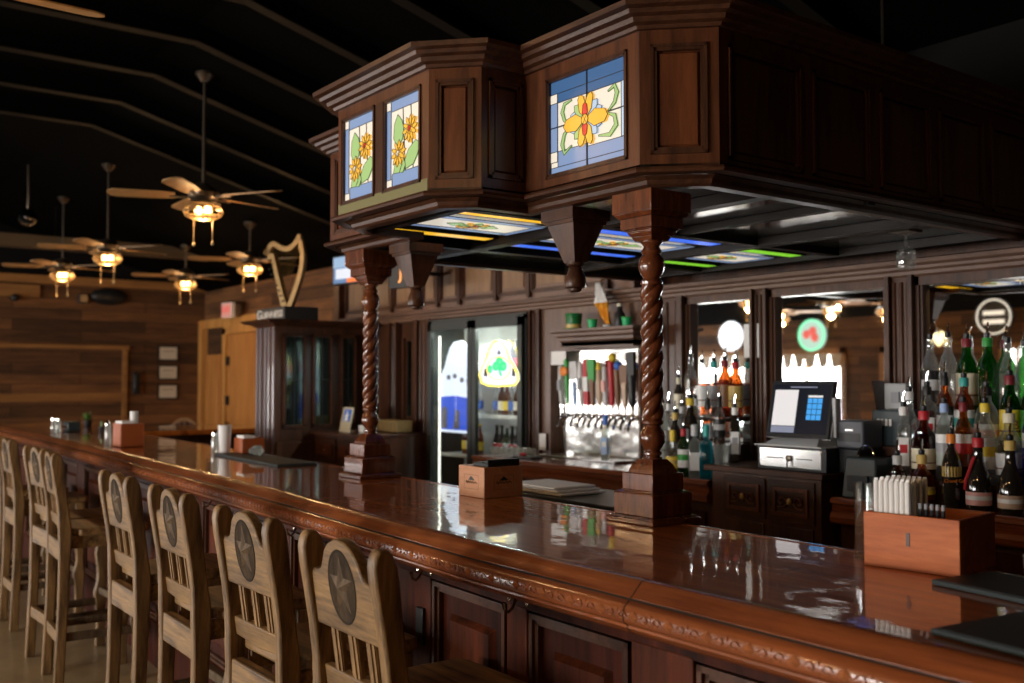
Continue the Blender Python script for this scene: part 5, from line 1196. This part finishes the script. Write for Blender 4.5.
# the sign block and the harp standing on it
t = thing('sign_block', 'black block lettered GUINNESS beneath the golden harp', 'sign', (-7.66, 3.40, 1.992))
MB().box(-.46, .12, -.06, .24, 0, .108).build('block_body', M['black'], t, bevel=.004)
MB().box(-.455, .115, -.0615, -.0602, .01, .098).build('front_plate', P('sign_plate', (.05, .045, .04), .5), t, smooth=False)
def cap_text(txt, big, small, mat, parent, M0):
    text_mesh('lettering', txt[0], big, mat, parent, M0 @ Matrix.Translation((-.128, 0, 0)), .001)
    text_mesh('lettering', txt[1:], small, mat, parent, M0 @ Matrix.Translation((.025, -.004, 0)), .001)
cap_text('GUINNESS', .085, .062, P('sign_silver', (.80, .78, .72), .5), t, Matrix.Translation((-.165, -.0625, .052)) @ Matrix.Diagonal((1.72, 1, 1.25, 1)) @ Matrix.Rotation(R(90), 4, 'X'))
t = thing('golden_harp', 'carved golden harp statue standing on the black lettered block', 'harp', (-7.80, 3.50, 2.1005), R(40))
MH = Matrix(((.82, 0, 0, 0), (0, 0, -1, 0), (0, 1, 0, 0), (0, 0, 0, 1)))
# plane x-z; local 2D: x right, z up. base at (0,0)
def strip(c, wd):
    L = []; Rr = []
    for i, p in enumerate(c):
        p = Vector(p); a = Vector(c[max(i-1, 0)]); q = Vector(c[min(i+1, len(c)-1)]); tt = (q-a).normalized(); nn = Vector((-tt.y, tt.x))
        w_ = wd[i] if isinstance(wd, list) else wd; L.append((p+nn*w_/2)[:]); Rr.append((p-nn*w_/2)[:])
    return L+Rr[::-1]
def curve(pts, n=6):   # catmull-rom
    P_ = [Vector(pts[0])]+[Vector(p) for p in pts]+[Vector(pts[-1])]; o = []
    for i in range(1, len(P_)-2):
        for k in range(n):
            s_ = k/n; a, b_, c_, d_ = P_[i-1:i+3]
            o.append((.5*((2*b_)+(-a+c_)*s_+(2*a-5*b_+4*c_-d_)*s_*s_+(-a+3*b_-3*c_+d_)*s_**3))[:])
    o.append(P_[-2][:]); return o
box_ = curve([(-.035, .0), (-.075, .10), (-.135, .30), (-.185, .47)])
MB().prism(strip(box_, [.075-.035*i/(len(box_)-1) for i in range(len(box_))]), -.045, .03, MH).build('sound_box', M['gold'], t, bevel=.006)
pil = curve([(.0, .0), (.05, .10), (.125, .28), (.150, .42), (.135, .52), (.125, .575)])
MB().prism(strip(pil, [.055, *[.05]*(len(pil)-2), .04]), -.03, .03, MH).build('fore_pillar', M['gold'], t, bevel=.008)
nk = curve([(-.195, .42), (-.225, .465), (-.215, .525), (-.165, .545), (-.10, .515), (-.02, .500), (.05, .53), (.10, .585), (.118, .625)])
MB().prism(strip(nk, [.03]+[.052]*(len(nk)-4)+[.04, .03, .012]), -.026, .026, MH).build('curved_neck', M['gold'], t, bevel=.006)
MB().tube([(x_, -.03, z_) for x_, z_ in [(-.20+.026*math.cos(a)*(1-a/14), .475+.026*math.sin(a)*(1-a/14)) for a in [i*.6 for i in range(14)]]], .006, 6).build('neck_scroll', M['gold'], t)
b = MB()
for i in range(11):
    s_ = i/10; xt = -.155+.24*s_; zt = .51 + (.03 if s_ < .2 else -.005 if s_ < .7 else .04*(s_-.7)/.3)
    zb_ = .44-.36*s_; xb = -.165+.10*s_+.03
    b.tube([(xb, 0, zb_), (xt, 0, zt-.01)], .0016, 4)
b.build('strings', M['brass'], t)['kind'] = 'stuff'
b = MB()
for i in range(7): b.sphere((-.045-.014*i*1.4, -.047, .06+.045*i), .009, 6)
b.build('sound_holes', K('black'), t)['kind'] = 'stuff'
# screens over the back bar
t = thing('wall_television', 'small wall television showing blue and white news, at the end of the back bar', 'television', (-7.42, 3.84, 2.42), R(8))
MB().box(-.21, .19, 0, .04, -.125, .125).build('screen_housing', M['black'], t, bevel=.004)
s_ = MB().box(-.195, .175, -.002, 0, -.11, .11).build('display', emit('tv_blue', (.13, .22, .38), .9), t, smooth=False)
MB().box(-.195, .175, -.0035, -.002, .02, .11).build('sky_picture', emit('tv_sky', (.28, .42, .60), .9), s_, smooth=False); MB().box(-.16, .06, -.0045, -.003, -.075, .01).build('headline_box', emit('tv_white', (.65, .70, .80), .9), s_, smooth=False)
MB().box(.0, .165, -.0045, -.003, -.11, -.075).build('orange_banner', emit('tv_orange', (.85, .20, .05), .9), s_, smooth=False); MB().box(-.015, .015, .03, .352, -.01, .02).build('wall_arm', M['black'], t)
t = thing('small_screen', 'small dark screen with glowing orange letters, left of the hanging bracket', 'television', (-6.50, 3.85, 2.32), R(10))
MB().box(-.19, .19, 0, .04, -.12, .12).build('screen_housing', M['black'], t, bevel=.004)
text_mesh('orange_letters', 'JK', .15, emit('tv_letters', (1, .38, .10), 1.5), t, Matrix.Translation((0, -.002, 0)) @ Matrix.Rotation(R(90), 4, 'X'), .001); MB().box(-.015, .015, .03, .342, -.01, .02).build('wall_arm', M['black'], t)
# picture card, cup and basket on the left counter
t = thing('picture_card', 'standing card with blue picture of a figure, on the counter by the far column', 'card', (-7.22, 3.72, 1.0825))
Mt = Matrix.Rotation(R(-12), 4, 'X')
MB().box(-.085, .085, -.004, .004, 0, .20, Mt).build('card_board', P('card_tan', (.52, .45, .30), .6), t); MB().box(-.055, .065, -.0055, -.0041, .085, .185, Mt).build('blue_picture', K('blue'), t, smooth=False)
b = MB(); b.prism([(-.03, .09), (.03, .09), (.02, .125), (.035, .14), (.01, .145), (.008, .17), (-.008, .17), (-.01, .145), (-.035, .13), (-.02, .12)], -.0070, -.0056, Mt @ Matrix(((1, 0, 0, 0), (0, 0, 1, 0), (0, 1, 0, 0), (0, 0, 0, 1)))); b.build('white_figure', K('white'), t, smooth=False)
MB().box(-.03, .03, .0, .09, 0, .006).build('stand_foot', K('tan'), t)
t = thing('white_cup', 'small white cup on the counter left of the basket', 'cup', (-7.10, 3.82, 1.0825)); MB().lathe([(.028, 0), (.032, .055), (.029, .055), (.024, .006), (.001, .006)], n=16, cap=False).build('cup_wall', M['white'], t); MB().lathe([(.0325, .050), (.0345, .053), (.0325, .056)], n=16, cap=False).build('rim', M['paper'], t)
t = thing('wicker_basket', 'long wicker basket on the counter behind the far column', 'basket', (-7.00, 4.03, 1.0825))
wk = P('wicker', (.26, .17, .06), .7, bump=(90, 1, .006)); b = MB()
for a0, a1, y0, y1 in ((-.20, .20, -.07, -.06), (-.20, .20, .06, .07), (-.20, -.19, -.06, .06), (.19, .20, -.06, .06)): b.box(a0, a1, y0, y1, 0, .085)
b.box(-.2, .2, -.07, .07, 0, .01); b.build('woven_wall', wk, t); b = MB(); b.tube([(-.20, -.068, .088), (.20, -.068, .088), (.20, .068, .088), (-.20, .068, .088)], .009, 8, closed=True); b.build('rolled_rim', wk, t)
for i in range(7): b = MB().tube([(-.17+.055*i, -.072, .012), (-.17+.055*i, -.074, .08)], .004, 6); b.build('upright_cane', wk, t)

# ------------------------------------------------------------------ ceiling fans with caged lamps
LCOL = (1, .58, .26)
def fan(x, y, zl, rz, label, lamp=9, sc_=1.0, real=True):
    zc = zceil(y); t = thing('ceiling_fan', label, 'ceiling fan', (x, y, zl), R(rz), 'ceiling fans with caged lamps')
    L = zc-zl-.002
    MB().lathe([(.012, .20), (.012, L-.05)], n=10).build('downrod', M['iron'], t)
    MB().lathe([(.03, L-.07), (.07, L-.02), (.07, L)], n=16).build('canopy_cap', M['iron'], t)
    MB().lathe([(.03, .075), (.085, .08), (.11, .105), (.115, .14), (.09, .18), (.04, .21)], n=24).build('motor_housing', M['iron'], t)
    for k in range(5):
        a = R(72*k); Mb = Matrix.Rotation(a, 4, 'Z')
        bl = MB().prism([(.20, -.055), (.30, -.068), (.62, -.072), (.66, -.05), (.675, 0), (.66, .05), (.62, .072), (.30, .068), (.20, .055)], .112, .119, Mb @ Matrix.Translation((0, 0, .115)) @ Matrix.Rotation(R(11), 4, 'X') @ Matrix.Translation((0, 0, -.115))).build('blade', bpy.data.materials.get('fan_blade_wood') or wood('fan_blade_wood', (.42, .24, .10), (.26, .14, .05), .45, 'X', 6, 6), t, smooth=False)
        MB().box(.10, .24, -.016, .016, .100, .110, Mb).build('blade_iron', M['iron'], bl)
    MB().lathe([(.05, .085), (.125, .062), (.128, .056), (.05, .075)], n=24, cap=False).build('lamp_shade', M['iron'], t)
    for s_ in (-1, 1):
        MB().sphere((s_*.040, 0, .012), .030, 10, (1, 1, 1)).build('bulb', M['bulb'], t)
    b = MB(); n = 10
    def rr(s_): return .142*math.sin(s_)**.75
    for k in range(n):
        a = 2*PI*k/n; b.tube([(rr(s_)*math.cos(a), rr(s_)*math.sin(a), -.0+.062*math.cos(s_)-.0) for s_ in [R(d) for d in (60, 90, 115, 140, 160, 178)]], .0035, 5)
    for s_ in (R(60), R(92), R(120), R(150)): b.tube([(rr(s_)*math.cos(q), rr(s_)*math.sin(q), -.0+.062*math.cos(s_)) for q in [2*PI*i/24 for i in range(24)]], .0035 if s_ < 1.2 or s_ > 1.8 else .006, 5, closed=True)
    b.build('wire_cage', M['cage'], t)
    for s_ in (-.085, .085):
        c_ = MB().tube([(s_, .0, .06), (s_, .0, -.23)], .0028, 5).build('pull_chain', M['cage'], t); MB().sphere((s_, 0, -.24), .011, 7, (1, 1, 1.6)).build('chain_fob', M['cage'], c_)
    l = bpy.data.lights.new('fan_lamp', 'POINT'); l.energy = lamp; l.color = LCOL; l.shadow_soft_size = .045
    lo = bpy.data.objects.new('fan_lamp', l); lo.parent = t; lo.location = (0, 0, -.085); COL.objects.link(lo)
    l2 = bpy.data.lights.new('fan_lamp', 'POINT'); l2.energy = lamp*.35; l2.color = LCOL; l2.shadow_soft_size = .03
    lo = bpy.data.objects.new('fan_lamp', l2); lo.parent = t; lo.location = (.17, .03, .04); COL.objects.link(lo)
    return t
fan(-7.30, 2.58, 2.755, 33, 'ceiling fan with caged lamp, nearest and highest of the five seen whole')
fan(-10.75, 2.80, 2.755, 33, 'ceiling fan with caged lamp, between the nearest and the leftmost fan')
fan(-12.95, 2.85, 2.765, 33, 'ceiling fan with caged lamp, leftmost and far left of the group')
fan(-13.15, 4.42, 2.765, 33, 'ceiling fan with caged lamp, farthest one, below the nearest fan')
fan(-10.85, 4.38, 2.755, 33, 'ceiling fan with caged lamp just left of the golden harp')
fan(-4.36, .44, 2.93, 20, 'ceiling fan cut off by the upper left corner, only wooden blades showing', 9)
fan(-9.25, -4.5, 2.56, 10, 'ceiling fan reflected at the top of the register mirror, right of its centre', 14)
fan(-11.0, -5.55, 2.56, 40, 'ceiling fan reflected low at the left side of the register mirror', 10)
fan(-9.0, -2.3, 2.56, 25, 'ceiling fan reflected at the upper right of the left mirror', 14)
fan(-7.56, -3.34, 2.40, 33, 'ceiling fan reflected at the right edge of the register mirror', 12)
fan(-4.2, -2.6, 2.66, 5, 'unseen ceiling fan added behind the viewer, warm fill lamp for the stools', 34)  # out-of-view fan added as warm fill on stools and bar top
fan(-.6, -1.2, 2.66, 5, 'ceiling fan over the customers\' side behind the viewer', 34)  # another added fan out of view, for more warm fill

# ------------------------------------------------------------------ far end of the room
for i, z in enumerate((1.925, 1.62, 1.315)):
    t = thing('framed_certificate', ['top', 'middle', 'bottom'][i]+' one of three framed pale certificates on the far board wall', 'picture', (-15.995, 5.11, z), 0, 'framed certificates on the far wall')
    MB().box(0, .025, -.16, .16, -.12, .12).build('picture_frame', K('black'), t); MB().box(.0252, .027, -.135, .135, -.095, .095).build('certificate', M['papertan'], t, smooth=False)
    MB().box(.0272, .0278, -.09, .09, .03, .04).build('print_line', K('brown'), t)
t = thing('wall_speaker', 'dark oval speaker high on the far board wall', 'speaker', (-15.99, 4.18, 2.78)); MB().sphere((.06, 0, 0), .12, 12, (.6, 2.3, 1.1)).build('speaker_body', M['black'], t); MB().box(.0, .03, -.05, .05, -.03, .03).build('wall_bracket', M['iron'], t)
t = thing('wall_camera', 'small black dome camera on the far wall at the left', 'camera', (-15.9, 2.86, 2.70)); MB().sphere((.02, 0, 0), .055, 10).build('dome', M['black'], t); MB().lathe([(.05, 0), (.05, .03)], (-.08, 0, 0), 12, Matrix.Rotation(R(90), 4, 'Y')).build('mount_ring', M['iron'], t)
t = thing('small_speaker', 'small dark box speaker left of the oval speaker', 'speaker', (-15.99, 3.80, 2.72)); MB().box(0, .12, -.07, .07, -.06, .08).build('speaker_box', M['black'], t, bevel=.01); MB().box(.12, .125, -.055, .055, -.045, .065).build('grille', M['iron'], t)
t = thing('exit_sign', 'lit red EXIT sign over the pine door', 'sign', (-14.25, 5.40, 2.53), R(8)); MB().box(-.15, .15, 0, .06, -.11, .11).build('sign_housing', M['white'], t, bevel=.006)
MB().box(-.14, .14, -.003, 0, -.10, .10).build('lit_face', emit('exit_face', (.75, .32, .26), .55), t, smooth=False); text_mesh('lettering', 'EXIT', .115, emit('exit_red', (.75, .03, .03), .9), t, Matrix.Translation((0, -.004, 0)) @ Matrix.Rotation(R(90), 4, 'X'), .001); MB().box(-.02, .02, .02, .28, .10, .14).build('mounting_arm', M['iron'], t)
t = thing('ceiling_spotlight', 'glossy dark spotlight hanging from the ceiling, upper left', 'spotlight', (-12.0, 2.27, 0)); z_ = 3.30
MB().sphere((0, 0, z_), .10, 12).build('lamp_head', P('spot_chrome', (.15, .15, .16), .12, 1), t); MB().tube([(0, 0, z_+.09), (.03, 0, z_+.2), (0, 0, 3.89)], .014, 8).build('stem', M['iron'], t); MB().lathe([(.05, -.02), (.07, 0), (.05, .01)], (.08, -.03, z_-.03), 12, Matrix.Rotation(R(70), 4, 'Y')).build('lens_ring', M['steel'], t)
t = thing('fire_extinguisher', 'slim black wall phone hanging right of the far trim post', 'wall phone', (-15.94, 4.60, 1.45)); t.name = 'wall_phone'; MB().box(0, .07, -.05, .05, -.17, .17).build('phone_body', M['black'], t, bevel=.01); MB().box(.07, .10, -.04, .0, -.14, .14).build('handset', M['blackr'], t, bevel=.01)
t = thing('air_duct', 'long horizontal duct running under the dark ceiling at the far left', 'duct', (-13.6, 2.5, 3.16)); MB().box(-.10, .10, -6.4, 3.1, 0, .16).build('duct_body', P('duct_paint', (.09, .06, .032), .6), t, bevel=.01)
for yy in (-5, -2, 1, 2.9): MB().box(-.112, .112, yy-.02, yy+.02, -.012, .172).build('duct_band', M['rafter'], t)
for yy in (-4.5, 0.4, 2.5): MB().tube([(0, yy, .17), (0, yy, .60)], .006, 6).build('hanger_rod', M['rafter'], t)
# wooden dining chair and table silhouettes beyond the bar
def chair(label, loc, rz):
    loc = (loc[0], loc[1], FL)
    t = thing('dining_chair', label, 'chair', loc, R(rz), 'dark round-backed chairs in the far dining area'); dk = M['dark']
    MB().box(-.21, .21, -.20, .20, .43, .46).build('seat', dk, t, bevel=.01)
    for x_ in (-.18, .18):
        for y_ in (-.17, .17): MB().box(x_-.02, x_+.02, y_-.02, y_+.02, 0, .43).build('leg', dk, t)
        MB().box(x_-.02, x_+.02, .16, .19, .46, .95).build('back_post', dk, t)
    MB().tube([(.17*math.cos(a), .175, .88+.14*math.sin(a)) for a in [PI*i/10 for i in range(11)]], .022, 8).build('arched_back', wood('chair_oak', (.30, .17, .08), (.16, .08, .035), .5) if 'chair_oak' not in bpy.data.materials else bpy.data.materials['chair_oak'], t)
    for x_ in (-.08, 0, .08): MB().box(x_-.008, x_+.008, .168, .182, .46, .99).build('back_spindle', dk, t)
chair('round-backed wooden chair beyond the bar end, under the certificates', (-13.9, 4.65, 0), 60)
chair('round-backed wooden chair past the far left end of the bar', (-13.6, 3.2, 0), 75)
t = thing('dining_table', 'dark dining table in the far corner of the room', 'table', (-14.7, 4.5, FL)); MB().box(-.4, .4, -.6, .6, .72, .76).build('table_top', M['darky'], t, bevel=.01)
for x_ in (-.33, .33):
    for y_ in (-.52, .52): MB().box(x_-.03, x_+.03, y_-.03, y_+.03, 0, .72).build('leg', M['dark'], t)
# signs on the window wall, seen in the mirrors
def rsign(label, x, z, r, face, ring, accent):
    t = thing('neon_sign', label, 'neon sign', (x, YW+.001, z)); Mx = Matrix.Rotation(R(-90), 4, 'X')
    MB().lathe([(r, 0), (r, .05)], n=28, M=Mx).build('sign_disc', face, t); MB().tube([(r*.93*math.cos(a), .06, r*.93*math.sin(a)) for a in [2*PI*i/32 for i in range(32)]], .012, 8, closed=True).build('ring_tube', ring, t)
    if accent:
        b = MB()
        for dx, dz in ((-.35, .05), (.1, .25), (.25, -.15)): b.sphere((dx*r, .06, dz*r), r*.28, 8, (1, .2, 1))
        b.build('emblem', accent, t)
    return t
rsign('round green and white neon sign with red emblem, seen in the register mirror', -11.42, 2.33, .30, emit('sign_pale', (.55, .80, .68), .9), emit('sign_green', (.15, .95, .45), 1.6), emit('sign_red', (.90, .15, .12), .9))
rsign('round glowing white sign reflected in the left mirror', -13.36, 2.38, .30, emit('sign_white', (.95, .97, 1), 1.6), emit('sign_white2', (1, 1, 1), 2), None)
t = thing('round_beer_sign', 'round black sign with pale arched lettering, high in the right mirror', 'sign', (-8.0, YW+.001, 2.50)); Mx = Matrix.Rotation(R(-90), 4, 'X')
MB().lathe([(.30, 0), (.30, .04)], n=32, M=Mx).build('sign_disc', M['black'], t); MB().tube([(.27*math.cos(a), .05, .27*math.sin(a)) for a in [2*PI*i/32 for i in range(32)]], .014, 8, closed=True).build('pale_ring', emit('sign_cream', (.95, .85, .70), 1), t)
for z_ in (.06, -.08): MB().box(-.17, .17, .042, .05, z_-.035, z_+.035).build('lettering_bar', bpy.data.materials['sign_cream'], t)
t = thing('neon_script', 'bright yellow-white neon script sign in the right mirror', 'neon sign', (-9.05, YW+.03, 2.25)); t.scale = (.7, 1, .62); cc = curve([(-.38, -.22), (-.25, -.02), (-.18, -.2), (-.05, .05), (.0, -.12), (.12, .12), (.2, -.02), (.3, .30), (.38, .12)], 5)
for dz in (0, .08, -.08): MB().tube([(-x_, .01, z_+dz) for x_, z_ in cc], .035, 8).build('script_tube', emit('neon_cream', (1, .82, .42), 2.2) if 'neon_cream' not in bpy.data.materials else bpy.data.materials['neon_cream'], t)
t = thing('hanging_glass', 'stemmed glass hanging upside down from the canopy rack at right', 'glass', (-2.30, 3.75, 1.955))
MB().lathe([(.032, 0), (.040, .03), (.036, .075), (.006, .10), (.004, .145), (.030, .150), (.030, .152)], n=20, cap=False).build('glass_bowl', M['g_clear'], t); MB().box(-.045, .045, -.05, .05, .152, .165).build('rack_rail', M['iron'], t)
b = MB()
struct(MB().tube([(-2.55, 4.0, 2.62), (-2.55, 4.0, 3.42)], .008, 6), 'trim_30', M['rafter'])
